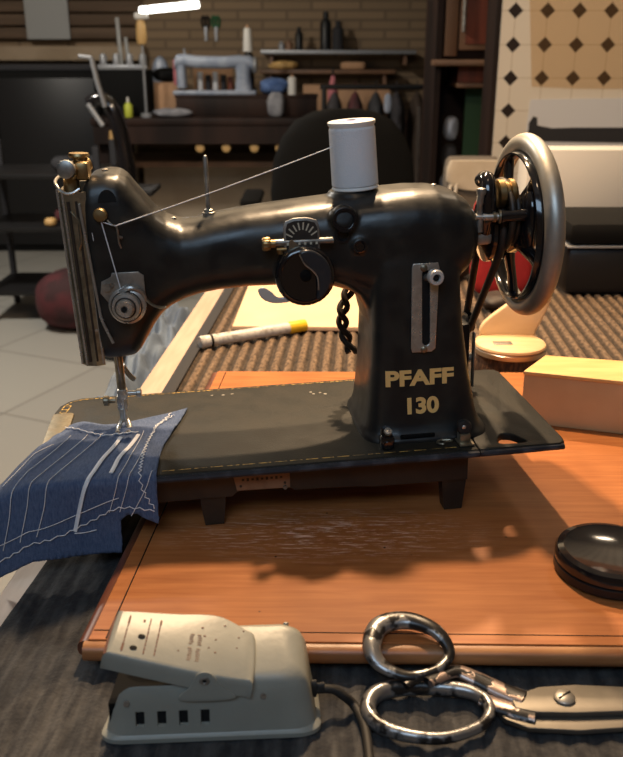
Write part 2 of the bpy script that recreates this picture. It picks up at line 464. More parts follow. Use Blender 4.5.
#@@PART2
# ------------------------------------------------------------------ the sewing machine (local frame: x along the bed, y away, z up from the bed top)
YAW, ROLL = 7.5, 1.5
MO = Vector((0, .583, .075))
mach = empty('sewing_machine', MO, (0, R(-ROLL), R(YAW)))
tag(mach, 'black cast-iron vintage sewing machine with a steel handwheel, standing on the orange wooden board', 'sewing machine')
MW = Matrix.Translation(MO) @ Euler((0, R(-ROLL), R(YAW))).to_matrix().to_4x4()
def W(x, y, z): return MW @ Vector((x, y, z))

# bed plate, its hinged right-hand end and the bobbin slide plate
def part(name, bm, m, parent=mach, **k): return finish(name, bm, m, parent, **k)
bm = B()
bedout = [(.1285, .0), (.1285, .168), (-.185, .168), (-.196, .163), (-.203, .152), (-.2055, .138), (-.2065, .02), (-.205, .008), (-.199, .001), (-.19, 0)]
add_prism(bm, bedout, .007, Matrix.Translation((0, 0, -.007)), bev=.0015)
bed = part('bed', bm, 'bed_paint')
bm = B()
hole = [(.1475, .006), (.150, .0165), (.1545, .0235), (.161, .0225), (.166, .015), (.1685, .007), (.163, .0095), (.158, .0075), (.1535, .0035)]
holeS = [(p.x, p.y) for p in smooth_pts([(x, y, 0) for x, y in [(.1475, .008), (.1485, .0165), (.154, .0245), (.161, .0235), (.166, .016), (.1685, .0075), (.158, .0065)]], 5, True)]
add_prism(bm, [(.1292, 0), (.193, 0), (.1975, .004), (.1985, .012), (.199, .158), (.196, .166), (.188, .168), (.1292, .168)], .0065, Matrix.Translation((0, 0, -.0065)), bev=.0013, holes=[holeS])
part('bed_extension', bm, 'bed_paint')
bm = B()
add_tube(bm, smooth_pts([(-.2, .0006, -.0035), (-.1, -.0006, -.0035), (.0, -.0006, -.0035), (.1285, -.0006, -.0035)], 6), .0026, 8)
part('front_edge', bm, 'bed_edge')
bm = B()
add_tube(bm, [(.1294, -.0005, -.0035), (.16, -.0005, -.0035), (.196, .0008, -.0035)], .0025, 8)
part('front_edge', bm, 'bed_edge')
bm = B()
add_prism(bm, rrect(-.2055, -.188, .045, .132, .004), .0012, Matrix.Translation((0, 0, .0001)), bev=.0004)
sp = part('slide_plate', bm, 'chrome_warm')
# gold border: worn double line dashes around the bed
bm = B()
def dash(p, q, w=.0011, z=.00025):
    p, q = Vector((*p, 0)), Vector((*q, 0)); d = (q - p); n = Vector((-d.y, d.x, 0)).normalized() * w / 2
    vs = [bm.verts.new(v + Vector((0, 0, z))) for v in (p - n, q - n, q + n, p + n)]; bm.faces.new(vs)
def border(pts, gap=.0011, ln=.0034):
    for i in range(len(pts) - 1):
        a, b2 = Vector(pts[i]), Vector(pts[i + 1]); L = (b2 - a).length; n = max(1, int(L / (ln + gap)))
        for k in range(n): dash(a + (b2 - a) * (k / n), a + (b2 - a) * ((k + .78) / n))
bk = [(.128, .1635), (-.184, .1635), (-.193, .1595), (-.1985, .151)]
border(bk); border([(-.1985, .151), (-.2005, .138), (-.201, .1345)])
border([(-.193, .1505), (-.1955, .1345)]); dash((-.1985, .1505), (-.193, .1505)); dash((-.2, .1345), (-.1955, .1345)); dash((-.199, .142), (-.195, .142))
border([(-.11, .0065), (.127, .0065)], ln=.0095, gap=.002)
part('gold_border', bm, 'gold_worn', recalc=False)
bm = B()
for x, y in ((.018, .142), (.026, .139), (.03, .135), (.02, .137), (-.06, .15), (-.052, .151), (-.07, .151)):
    add_cyl(bm, (x, y, 0), (x, y, .0002), .0012 + .0004 * random.random(), seg=10)
tag(part('paint_chips', bm, 'steel'), 'bare metal chips in the black paint of the bed')

# frame under the bed with its feet
bm = B()
def yz_panel(x0, x1, y, t, prof):
    add_prism(bm, prof, t, facing(y + t))
fr = [(-.192, -.0065), (.124, -.0065), (.124, -.031)]
fr += [(.05, -.0305), (.035, -.029), (-.0, -.0275), (-.012, -.0275), (-.016, -.0245), (-.055, -.0245), (-.06, -.0285), (-.12, -.0285), (-.192, -.028)]
yz_panel(0, 0, .012, .005, fr)
yz_panel(0, 0, .15, .005, [(-.192, -.0065), (.124, -.0065), (.124, -.031), (-.192, -.029)])
add_box(bm, (-.1895, .083, -.018), (.005, .135, .022)); add_box(bm, (.1215, .083, -.018), (.005, .135, .024))
add_box(bm, (.0, .083, -.02), (.012, .135, .02)); 
part('under_frame', bm, 'frame_paint')
for x, y, zb in ((-.0745, .021, -.0531), (.114, .021, -.0581), (-.0745, .145, -.0531), (.114, .145, -.0581)):
    bm = B()
    zt = -.0065
    rings = [[(x - .0085, y - .007, zt), (x + .0085, y - .007, zt), (x + .0085, y + .007, zt), (x - .0085, y + .007, zt)],
             [(x - .0095, y - .007, -.034), (x + .0095, y - .007, -.034), (x + .0095, y + .007, -.034), (x - .0095, y + .007, -.034)],
             [(x - .0072, y - .006, zb), (x + .0072, y - .006, zb + .0002), (x + .0072, y + .006, zb + .0002), (x - .0072, y + .006, zb)]]
    bridge_rings(bm, [[Vector(p) for p in r] for r in rings]); part('leg', bm, 'frame_paint')
bm = B(); add_prism(bm, [(-.0585, -.0095), (-.0155, -.0115), (-.0155, -.0245), (-.056, -.0235)], .001, facing(.0118), bev=.0003)
pl = part('maker_plate', bm, 'plate_brown'); tag(pl, 'small reddish-brown plate with worn marks')
bm = B()
for i in range(9):
    x = -.051 + i * .0036; add_box(bm, (x, .0106, -.0148), (.0018, .0003, .0016 + .0008 * (i % 2)))
for x in (-.053, -.0195): add_cyl(bm, (x, .0108, -.0198), (x, .0102, -.0198), .001, seg=10)
finish('plate_marks', bm, 'frame_paint', pl)
bm = B(); add_cyl(bm, (-.0195, .012, -.0235), (-.0195, .009, -.0235), .0016, seg=10); part('screw', bm, 'steel')

# cast body: head, arm and pillar fused into one skin
bm = B()
N = 40
def arm_ring(x, z0, z1, y0, y1, e):
    return [Vector((x, (y0 + y1) / 2 + (y1 - y0) / 2 * a, (z0 + z1) / 2 + (z1 - z0) / 2 * b)) for a, b in sq(N, e)]
arm = [(-.1505, .0735, .199, .055, .118, 6), (-.149, .0715, .203, .051, .121, 6), (-.145, .0705, .207, .0495, .1225, 5.5), (-.134, .0705, .2095, .049, .123, 5),
       (-.1255, .071, .2085, .049, .123, 4.5), (-.12, .076, .2045, .0495, .1225, 4), (-.115, .084, .1975, .05, .122, 3.6), (-.109, .0935, .190, .0505, .1215, 3.3), (-.1025, .1015, .181, .051, .121, 3),
       (-.095, .107, .1745, .0515, .1205, 2.9), (-.084, .112, .170, .052, .12, 2.8), (-.074, .1145, .1705, .0525, .1195, 2.7), (-.06, .1165, .1735, .053, .119, 2.7), (-.036, .118, .177, .052, .119, 2.7), (0, .1175, .1805, .05, .12, 2.7),
       (.025, .116, .1825, .048, .122, 2.8), (.05, .108, .185, .0445, .125, 3), (.07, .1, .187, .042, .127, 3.2), (.09, .1, .188, .041, .128, 3.2), (.108, .105, .1875, .041, .128, 3), (.122, .113, .1845, .0425, .126, 2.8),
       (.132, .122, .1785, .046, .122, 2.6), (.138, .132, .171, .052, .116, 2.4), (.1405, .141, .163, .062, .106, 2.2)]
bridge_rings(bm, [arm_ring(*a) for a in arm])
def pil_ring(z, x0, x1, y0, y1, e):
    return [Vector(((x0 + x1) / 2 + (x1 - x0) / 2 * a, (y0 + y1) / 2 + (y1 - y0) / 2 * b, z)) for a, b in sq(N, e)]
pil = [(-.002, .0435, .1475, .0195, .128, 5), (.002, .0445, .1465, .0205, .127, 5), (.006, .0472, .1425, .0245, .123, 5), (.012, .0492, .140, .0275, .121, 5.5), (.03, .0515, .136, .0308, .119, 6), (.055, .0535, .1315, .0335, .119, 6),
       (.085, .055, .1275, .0365, .119, 6), (.11, .055, .1255, .0385, .12, 6), (.135, .054, .1255, .0405, .122, 5), (.155, .053, .126, .0435, .122, 4)]
bridge_rings(bm, [pil_ring(*a) for a in pil])
# fillet wedge between the arm underside and the pillar
for k in range(1): 
    bridge_rings(bm, [pil_ring(.088, .0545, .07, .05, .115, 4), pil_ring(.1, .0515, .08, .05, .117, 4), pil_ring(.110, .0455, .08, .05, .118, 4), pil_ring(.118, .034, .08, .05, .118, 4), pil_ring(.124, .02, .08, .05, .118, 4)])
# raised boss at the lower front of the arm, spool seat and dial bosses
add_lathe(bm, [(.0195, 0), (.0195, .002), (.0175, .005), (.0155, .006)], (.047, .083, .1815), (0, 0, 1), 40)
add_lathe(bm, [(.02, .0), (.0195, .006), (.018, .0105)], (.003, .054, .135), (0, -1, 0), 40)
add_lathe(bm, [(.0098, 0), (.0095, .007), (.008, .009)], (.0345, .053, .1705), (0, -1, .35), 30)
add_lathe(bm, [(.0062, 0), (.006, .0075), (.005, .009)], (.0455, .052, .151), (0, -1, 0), 30)
body = part('body', bm, 'enamel', recalc=True)
md = body.modifiers.new('r', 'REMESH'); md.mode = 'VOXEL'; md.voxel_size = .0015; md.use_smooth_shade = True
md = body.modifiers.new('s', 'SMOOTH'); md.iterations = 5; md.factor = .6
apply_mods(body)
for p in body.data.polygons: p.use_smooth = True
bvh = BVHTree.FromPolygons([v.co for v in body.data.vertices], [list(p.vertices) for p in body.data.polygons])
def fy(x, z, d=(0, 1, 0)):       # y of the body's front skin at (x, z)
    h = bvh.ray_cast(Vector((x, -.1, z)), Vector(d)); return h[0].y if h[0] else .05
def topz(x, y):
    h = bvh.ray_cast(Vector((x, y, .4)), Vector((0, 0, -1))); return h[0].z if h[0] else .18

# gilt lettering pressed onto the pillar
def lettering(body_text, x0, x1, zb, zt, bold, name, label):
    me = text_mesh(body_text, 1, bold, .01)
    xs = [v.co.x for v in me.vertices]; ys = [v.co.y for v in me.vertices]
    bm = B(); bm.from_mesh(me); bpy.data.meshes.remove(me)
    bmesh.ops.triangulate(bm, faces=bm.faces)
    bmesh.ops.subdivide_edges(bm, edges=[e for e in bm.edges if e.calc_length() > .12], cuts=1)
    for v in bm.verts:
        X = x0 + (v.co.x - min(xs)) / (max(xs) - min(xs)) * (x1 - x0)
        Z = zb + (v.co.y - min(ys)) / (max(ys) - min(ys)) * (zt - zb)
        d = v.co.z
        v.co = Vector((X, fy(X, Z) - (.0005 if d > 0 else -.0002), Z))
    return tag(part(name, bm, 'gold'), label)
lettering('PFAFF', .0630, .1165, .0430, .0555, .04, 'maker_lettering', 'gold block lettering across the pillar')
lettering('130', .0795, .1045, .0205, .0335, .04, 'model_number', 'gold numerals below the lettering')

# stitch-length lever plate on the pillar
tilt = Matrix.Translation((0, 0, 0))
bm = B(); yf = min(fy(.085, .13), fy(.1, .075)) - .0006
def onp(x, z): return fy(.094, z) - .0008
slot = rrect(.0912, .0972, .0745, .132, .003, 4)
add_prism(bm, [(.0845, .137), (.1035, .137), (.1045, .133), (.1015, .072), (.0985, .0695), (.0835, .0695), (.0825, .073), (.0835, .134)], .0016, facing(.0), bev=.0005, holes=[slot])
for v in bm.verts: v.co.y += onp(v.co.x, min(max(v.co.z, .07), .136))
lp_ = part('lever_plate', bm, 'chrome')
bm = B(); add_prism(bm, slot, .0004, facing(0))
for v in bm.verts: v.co.y += onp(0, v.co.z) + .0006
finish('slot', bm, 'hole', lp_)
for z in (.1335, .0715):
    bm = B(); y = onp(0, z); add_lathe(bm, [(.0028, 0), (.0026, .0012), (.0014, .002)], (.0925, y - .0012, z), (0, -1, 0), 18); finish('screw', bm, 'chrome_warm', lp_)
bm = B(); y = onp(0, .127); add_cyl(bm, (.0935, y + .004, .125), (.099, y - .008, .1285), .0026, seg=14)
lev = part('stitch_length_lever', bm, 'steel')
bm = B(); add_lathe(bm, [(.0022, 0), (.0055, .0005), (.006, .0015), (.006, .0062), (.0052, .0075), (.003, .0077), (.0026, .005), (.0001, .005)], (.0988, y - .006, .1285), (.05, -1, 0), 32); finish('knob', bm, 'chrome_soft', lev)
bm = B(); add_cyl(bm, (.0988, y - .0125, .1285), (.0988, y - .0113, .1285), .0024, seg=16); finish('knob_recess', bm, 'hole', lev)

# zigzag dial with its indicator plate on the arm
cx, cz = .0035, .1335
yd = fy(cx, .14) - .002
bm = B()
plq = [(-.0105, .150), (-.0105, .168), (-.009, .1725), (-.003, .1745), (.007, .1745), (.0135, .1725), (.0155, .168), (.0155, .150)]
add_prism(bm, plq, .0016, facing(0), bev=.0005)
for v in bm.verts: v.co.y += yd - .0005 + .1 * (v.co.z - .15)
sp_ = part('indicator_plate', bm, 'steel')
bm = B(); add_prism(bm, [(x * .88 + .0003, .1515 + (z - .15) * .86) for x, z in plq], .0004, facing(0))
for v in bm.verts: v.co.y += yd - .0022 + .1 * (v.co.z - .15)
fp = finish('plate_field', bm, 'frame_paint', sp_)
bm = B()
for i in range(8):
    a = R(62 - i * 17); x = .0026 + .0105 * math.sin(-a); z = .157 + .0118 * math.cos(a)
    add_box(bm, (x, yd - .0027 + .1 * (z - .15), z), (.0010, .0004, .0052), rot=Matrix.Rotation(a, 3, 'Y').inverted())
for i in range(6): add_box(bm, (-.008 + i * .0042, yd - .0026, .1565), (.0016, .0004, .0018))
finish('plate_marks', bm, 'bone', sp_)
bm = B(); add_prism(bm, [(-.0075, .15), (.0015, .1505), (.0008, .1545), (-.005, .160), (-.0072, .1585)], .001, facing(yd - .0028)); part('pointer', bm, 'chrome_warm')
bm = B()
add_lathe(bm, [(.020, 0), (.0218, .001), (.0218, .007), (.0205, .0088), (.0185, .0094), (.0178, .0085), (.002, .0085)], (cx, yd - .001, cz), (0, -1, 0), 64, knurl=1, amp=.00012)
dial = part('zigzag_dial', bm, 'black_gloss')
bm = B()
# raised comma-shaped grip on the dial face
gp = smooth_pts([(cx - .0045, cz + .0185, 0), (cx + .0015, cz + .0205, 0), (cx + .009, cz + .0175, 0), (cx + .0155, cz + .011, 0), (cx + .0185, cz + .002, 0), (cx + .017, cz - .0075, 0), (cx + .011, cz - .0155, 0),
      (cx + .0075, cz - .0155, 0), (cx + .0085, cz - .006, 0), (cx + .0075, cz + .0015, 0), (cx + .0025, cz + .0075, 0), (cx - .002, cz + .0125, 0)], 4, True)
add_prism(bm, [(p.x, p.y) for p in gp], .0055, facing(yd - .0088), bev=.0018)
finish('grip', bm, 'dial_grip', dial)
bm = B(); add_tube(bm, smooth_pts([(cx - .0045, yd - .0143, cz + .0175), (cx - .001, yd - .0143, cz + .0105), (cx + .0045, yd - .0143, cz + .0055), (cx + .008, yd - .0143, cz), (cx + .0085, yd - .0143, cz - .009)], 5), .0006, 6); finish('worn_edge', bm, 'steel', dial)
bm = B(); add_lathe(bm, [(.0042, 0), (.0042, .0012), (.0034, .0018), (.0001, .0018)], (cx, yd - .0094, cz + .001), (0, -1, 0), 20); add_box(bm, (cx, yd - .0113, cz + .001), (.0062, .0004, .0008), rot=Matrix.Rotation(R(30), 3, 'Y')); finish('centre_screw', bm, 'black_matt', dial)
bm = B(); add_cyl(bm, (-.021, yd - .0, .1575), (.0255, yd - .0, .1573), .0024, seg=14); part('lock_rod', bm, 'steel')
bm = B(); add_lathe(bm, [(.0042, 0), (.0048, .0008), (.0048, .005), (.004, .006), (.0001, .006)], (-.0205, yd - .003, .1575), (-1, 0, 0), 28, knurl=1, amp=.0002); add_lathe(bm, [(.003, 0), (.003, .004)], (-.021, yd - .003, .1575), (1, 0, 0), 16); part('thumb_nut', bm, 'brass')
bm = B(); add_cyl(bm, (-.016, yd - .001, .1525), (-.009, yd - .001, .1525), .0018, seg=12); add_cyl(bm, (-.0135, yd - .001, .1495), (-.0135, yd - .001, .1525), .0022, seg=12); part('link', bm, 'brass')
bm = B(); add_prism(bm, [(p.x, p.y) for p in smooth_pts([(x, z, 0) for x, z in ((-.0312, .1251), (-.0273, .1268), (-.0219, .1235), (-.0165, .1187), (-.006, .1195), (-.006, .1160), (-.0130, .1145), (-.022, .1151), (-.0289, .119))], 4, True)], .0018, facing(yd - .006), bev=.0007); part('release_lever', bm, 'chrome_soft')

# oil port and screw to the right of the dial
bm = B(); y = fy(.0345, .1705); add_lathe(bm, [(.0088, 0), (.0088, .0016), (.0066, .0016), (.0062, -.001), (.0001, -.001)], (.0345, y + .0004, .1705), (0, -1, .28), 30); part('oil_port', bm, 'black_gloss')
bm = B(); add_lathe(bm, [(.0062, 0), (.006, .0018), (.0042, .002), (.0032, .0008), (.0001, .0008)], (.0335, fy(.0335, .158) + .0003, .1595), (0, -1, 0), 26); part('port_screw', bm, 'black')
bm = B(); y = fy(.0455, .151); add_lathe(bm, [(.0048, 0), (.0048, .0006), (.0036, .001), (.003, .0002), (.0001, .0002)], (.0455, y, .151), (0, -1, 0), 24); add_box(bm, (.0455, y - .0004, .151), (.005, .0006, .0008)); part('arm_screw', bm, 'black_gloss')
bm = B(); add_lathe(bm, [(.0022, 0), (.002, .001), (.0001, .0016)], (.111, .085, topz(.111, .085) - .0002), (0, 0, 1), 16); part('oil_cap', bm, 'chrome')

# pins and thread guides on the arm
zt = topz(-.0625, .085)
bm = B(); add_lathe(bm, [(.0048, -.001), (.0048, .0016), (.0036, .002), (.0034, .0036), (.0018, .0045), (.0018, .041), (.0012, .043), (.0001, .0435)], (-.0625, .085, zt), (0, 0, 1), 24); part('thread_pin', bm, 'steel')
zt = topz(-.1, .075)
bm = B(); add_lathe(bm, [(.0022, -.001), (.002, .0008), (.0001, .0016)], (-.089, .08, topz(-.089, .08)), (0, 0, 1), 16); add_lathe(bm, [(.0026, -.001), (.0024, .0008), (.0001, .0016)], (-.135, .08, topz(-.135, .08)), (0, 0, 1), 16); part('oil_cap', bm, 'steel')
# dark window recess on the head and the brass thread knob beneath it
y = fy(-.133, .195)
bm = B(); hw = [(-.133 + .0064 * math.cos(R(a)), .1905 + .0085 * math.sin(R(a))) for a in range(0, 181, 15)]
add_prism(bm, hw, .0006, facing(0))
for v in bm.verts: v.co.y += fy(v.co.x, v.co.z) - .0001
part('head_recess', bm, 'hole')
bm = B(); y = fy(-.138, .182); add_lathe(bm, [(.0042, 0), (.0048, .001), (.0048, .005), (.0040, .0065), (.0001, .007)], (-.138, y, .1825), (-.1, -1, .05), 28); part('take_up_knob', bm, 'brass')
bm = B(); y = fy(-.129, .17)
add_tube(bm, smooth_pts([(-.134, y - .002, .1785), (-.131, y - .004, .1755), (-.1285, y - .004, .1748), (-.1275, y - .0035, .171), (-.1275, y - .002, .163), (-.1265, y, .158)], 4), .0007, 8); add_tube(bm, [(-.1275, y - .002, .1665), (-.125, y - .001, .1655)], .0012, 8); part('thread_guide', bm, 'steel')

# face plate at the end of the head, a long channel leaning on the left side
bm = B()
def chan(z0, z1):
    def prof(z):
        t = (z - .07) / .133
        return [Vector(p) for p in [(-.1475, .053, z), (-.1535 - .003 * t, .0515, z), (-.161 - .002 * t, .0535, z), (-.1645 - .003 * t, .0585, z), (-.1645 - .003 * t, .110, z), (-.158, .1155, z), (-.149, .116, z),
                (-.149, .113, z), (-.157, .112, z), (-.1622 - .003 * t, .108, z), (-.1622 - .003 * t, .0595, z), (-.1595 - .002 * t, .0560, z), (-.1535 - .003 * t, .0540, z), (-.1475, .055, z)]]
    return [prof(z0 + (z1 - z0) * k / 10) for k in range(11)]
bridge_rings(bm, chan(.0695, .198))
fpn = part('face_plate', bm, 'chrome_warm', sharp=25)
bm = B()
add_tube(bm, smooth_pts([(-.151, .0525, .2005), (-.157, .052, .1975), (-.163, .054, .1985), (-.1678, .0585, .2035), (-.1688, .072, .2055), (-.168, .1, .2055)], 4), .0011, 8)
for dx, y, a in ((-.0035, .0515, 0), (.0085, .052, 0)):
    add_tube(bm, [(-.157 + dx - .003, y + .002 - .0004, .198), (-.157 + dx, y + .002 - .001, .0705)], .0008, 8)
add_tube(bm, [(-.1672, .0565, .2), (-.1645, .0565, .0705)], .0009, 8)
finish('rolled_edge', bm, 'chrome', fpn)
for xa, xb, ww in ((-.1600, -.1578, .0022), (-.1545, -.1528, .0020)):
    bm = B(); add_tube(bm, [(xa, .0518, .192), (xb, .0518, .073)], ww / 2, 8, sy=.3, up=(0, -1, 0)); finish('face_shade_strip', bm, 'frame_paint', fpn)  # dark strips paint the shaded hollow of the channel; nothing is cut
bm = B(); add_lathe(bm, [(.0022, 0), (.002, .001), (.0005, .0016)], (-.1515, .0535, .097), (0, -1, 0), 14); finish('screw', bm, 'steel', fpn)
bm = B(); add_tube(bm, smooth_pts([(-.1525, .0515, .19), (-.151, .0505, .17), (-.1495, .0505, .15), (-.147, .0495, .118), (-.1455, .0475, .106), (-.139, .0455, .0885)], 5), .0011, 8); part('take_up_guide_rod', bm, 'chrome')
bm = B()
add_tube(bm, smooth_pts([(-.1585, .053, .185), (-.154, .0515, .178), (-.1535, .0515, .165), (-.1555, .0515, .158)], 4), .0018, 8, sy=.5); part('take_up_lever', bm, 'chrome_warm')
# presser-bar screw and the brass pressure knob on top of the head
bm = B(); add_cyl(bm, (-.158, .066, .196), (-.1575, .066, .2155), .006, .0055, 24, .0008); add_cyl(bm, (-.1575, .06, .211), (-.1475, .075, .2145), .0058, seg=20); add_box(bm, (-.149, .066, .2115), (.010, .016, .013), .003); part('pressure_housing', bm, 'brass')
bm = B(); add_lathe(bm, [(.0045, 0), (.0062, .0008), (.0066, .003), (.0062, .0052), (.0038, .0064), (.0001, .0062)], (-.1585, .0585, .2135), (-.12, -1, .05), 30, knurl=1, amp=.00015); part('pressure_screw', bm, 'steel')
bm = B(); add_lathe(bm, [(.0055, 0), (.006, .0006), (.006, .0026), (.0045, .0032), (.0042, .0052), (.0068, .0056), (.0074, .0068), (.0068, .0085), (.0001, .009)], (-.1515, .07, .2145), (.05, 0, 1), 30); part('pressure_cap', bm, 'brass')

# thread tension
bm = B(); yt = fy(-.122, .128)
add_prism(bm, [(-.1445, .126), (-.143, .1345), (-.136, .1375), (-.135, .1405), (-.1165, .1405), (-.1125, .1375), (-.1125, .118), (-.1155, .112), (-.139, .118)], .0014, facing(yt - .0002), bev=.0004)
tb = part('tension_bracket', bm, 'steel')
bm = B(); add_cyl(bm, (-.1395, yt - .001, .1305), (-.1395, yt - .0035, .1305), .0032, seg=18); add_cyl(bm, (-.137, yt - .001, .1315), (-.1355, yt - .003, .132), .0018, seg=10); finish('screw', bm, 'steel', tb)
bm = B()
add_lathe(bm, [(.0125, 0), (.0135, .0008), (.0135, .0016), (.0118, .0022), (.0118, .0034), (.0135, .004), (.0135, .0046), (.011, .0056), (.0105, .009), (.0098, .0102), (.0068, .0108), (.0065, .0142), (.0055, .0152), (.0026, .0154), (.0022, .014), (.0001, .014)], (-.1255, yt - .001, .1165), (-.12, -1, .03), 40)
td = part('tension_dial', bm, 'chrome')
for rr_, hh_ in ((.0121, .0028), (.0108, .0066), (.0072, .0109)):
    bm = B(); add_lathe(bm, [(rr_ - .0012, 0), (rr_ + .0006, 0), (rr_ + .0006, .0009), (rr_ - .0012, .0009)], Vector((-.1255, yt - .001, .1165)) + Vector((-.12, -1, .03)).normalized() * hh_, (-.12, -1, .03), 36); finish('dial_groove', bm, 'frame_paint', td)
bm = B(); add_cyl(bm, (-.1274, yt - .0152, .1168), (-.1276, yt - .0166, .1168), .0019, seg=14); finish('screw', bm, 'hole', td)
bm = B(); add_tube(bm, smooth_pts([(-.1135, yt - .004, .1225), (-.111, yt - .005, .119), (-.107, yt - .005, .1155), (-.102, yt - .004, .1135), (-.0985, yt - .003, .1135)], 4), .0015, 8, sy=.5); part('check_spring', bm, 'chrome_warm')
bm = B(); add_tube(bm, smooth_pts([(-.13, yt - .006, .1272), (-.122, yt - .0075, .1305), (-.115, yt - .006, .1265), (-.113, yt - .005, .12)], 5), .0018, 8); part('tension_hook', bm, 'steel')

# needle bar, presser bar and foot
def lath(name, prof, o, m, ax=(0, 0, 1), seg=20, parent=mach):
    bm = B(); add_lathe(bm, prof, o, ax, seg); return part(name, bm, m, parent)
lath('presser_bar', [(.0031, 0), (.0031, .05)], (-.1425, .095, .026), 'steel')
lath('needle_bar', [(.0026, 0), (.0032, .001), (.0032, .042)], (-.1405, .083, .034), 'chrome_warm')
bm = B(); add_box(bm, (-.1405, .083, .034), (.008, .008, .009), .0015); add_cyl(bm, (-.136, .083, .034), (-.128, .082, .034), .0022, seg=12); add_cyl(bm, (-.1295, .082, .034), (-.1255, .082, .034), .0036, seg=16, bev=.0005); part('needle_clamp', bm, 'chrome')
lath('needle', [(.0003, 0), (.0008, .004), (.001, .02), (.0011, .03)], (-.1405, .083, .0042), 'chrome')
bm = B()
add_box(bm, (-.1425, .095, .0225), (.0085, .010, .014), .002); add_box(bm, (-.1425, .092, .0125), (.006, .006, .012), .0015, rot=Matrix.Rotation(R(12), 3, 'X'))
foot = part('presser_foot', bm, 'chrome')
bm = B()
for s in (-1, 1):
    add_tube(bm, smooth_pts([(-.1425 + s * .0018, .094, .0075), (-.1425 + s * .004, .088, .0045), (-.1425 + s * .0045, .08, .0035), (-.1425 + s * .0042, .072, .0055)], 4), .0021, 8, sy=.5, up=(0, 0, 1))
finish('foot_toe', bm, 'chrome', foot)
bm = B(); add_cyl(bm, (-.148, .095, .024), (-.157, .094, .0245), .0022, seg=12); add_cyl(bm, (-.153, .094, .0245), (-.1575, .094, .0245), .0042, seg=18, bev=.0006); finish('thumb_screw', bm, 'chrome_warm', foot)
bm = B(); add_tube(bm, smooth_pts([(-.140, .1, .052), (-.137, .102, .045), (-.134, .103, .04), (-.132, .104, .038)], 4), .0022, 8); part('lifter_lever', bm, 'steel')

# screws and clamps at the pillar's foot
bm = B(); add_box(bm, (.0605, .017, .005), (.011, .010, .010), .002); add_cyl(bm, (.0605, .0125, .0035), (.0605, .0105, .0035), .0035, seg=16); add_cyl(bm, (.0605, .019, .008), (.0605, .019, .0155), .0048, .004, 18, .001); part('hinge_lug', bm, 'black_gloss')
bm = B(); add_lathe(bm, [(.0032, 0), (.003, .0018), (.0005, .0026)], (.0605, .0125, .0145), (.1, -.6, 1), 14); part('screw', bm, 'chrome')
bm = B(); add_box(bm, (.086, fy(.086, .004) - .0008, .0052), (.027, .0024, .003), .0006); part('foot_groove', bm, 'black_matt')
bm = B(); add_box(bm, (.1205, .0145, .004), (.0085, .009, .009), .001); add_box(bm, (.121, .0125, .0012), (.012, .014, .0018), .0006); lat = part('latch', bm, 'chrome_warm')
bm = B(); add_lathe(bm, [(.006, 0), (.006, .0035), (.005, .0048), (.0001, .0055)], (.1205, .017, .0125), (0, -1, .1), 22); finish('latch_knob', bm, 'rubber', lat)
bm = B(); add_lathe(bm, [(.0016, 0), (.0001, .0008)], (.1195, .0112, .0142), (0, -1, .1), 10); finish('rivet', bm, 'chrome', lat)
bm = B(); add_tube(bm, smooth_pts([(.1035, .012, .001), (.1, .0155, .001), (.1035, .0195, .001), (.11, .0185, .001), (.112, .017, .001), (.106, .0155, .001), (.1045, .0135, .001)], 4, True), .0009, 6, closed=True); part('wire_clip', bm, 'chrome_warm')
bm = B(); dashes = [((.1285, .0), (.1305, .03)), ((.1305, .03), (.138, .085))]
for a, b_ in dashes: add_tube(bm, [(*a, .0001), (*b_, .0001)], .0004, 6)
part('bed_seam', bm, 'hole')

# hand wheel: thick steel rim on black spokes, axle, clutch and bobbin winder
HC = Vector((.1845, .083, .152))
bm = B()
NR = 72
def ring_tube(bm, x, c, Rr, r, seg=20, rx=None, n=NR):
    rx = rx or r; rings = []
    for i in range(n):
        a = 2 * PI * i / n; d = Vector((0, math.cos(a), math.sin(a)))
        rings.append([Vector((x, c.y, c.z)) + d * (Rr + r * math.cos(2 * PI * j / seg)) + Vector((rx * math.sin(2 * PI * j / seg), 0, 0)) for j in range(seg)])
    bridge_rings(bm, rings, closed=True)
ring_tube(bm, HC.x, HC, .0636, .0076, rx=.0074)
rim = part('hand_wheel', bm, 'rim_steel')
bm = B(); ring_tube(bm, HC.x - .0055, HC, .0560, .0022, 10, rx=.0055)
finish('inner_rim', bm, 'black_gloss', rim)
for k in range(5):
    a = R(-90 + 72 * k + 4); d = Vector((0, math.cos(a), math.sin(a))); t = Vector((0, -math.sin(a), math.cos(a)))
    bm = B(); rings = []
    for s, w, th, xo in ((.014, .008, .006, -.012), (.028, .0062, .004, -.009), (.042, .006, .0035, -.006), (.056, .0072, .004, -.004)):
        c = Vector((HC.x + xo, HC.y, HC.z)) + d * s
        rings.append([c + t * w * math.cos(q * PI / 6) + Vector((th * math.sin(q * PI / 6), 0, 0)) for q in range(12)])
    bridge_rings(bm, rings); finish('spoke', bm, 'black_gloss', rim)
bm = B(); add_lathe(bm, [(.010, 0), (.012, .006), (.024, .010), (.0265, .0115), (.0265, .0145), (.022, .0165), (.0215, .0185), (.0268, .020), (.0268, .0235), (.0225, .0265), (.021, .036), (.016, .041), (.0001, .042)], (.1405, HC.y, HC.z), (1, 0, 0), 48)
part('pulley', bm, 'black_gloss')
lath('clutch_knob', [(.0001, 0), (.014, .0), (.0165, .002), (.0165, .011), (.014, .013), (.0001, .0135)], (.191, HC.y, HC.z), 'steel', (1, 0, 0), 40)
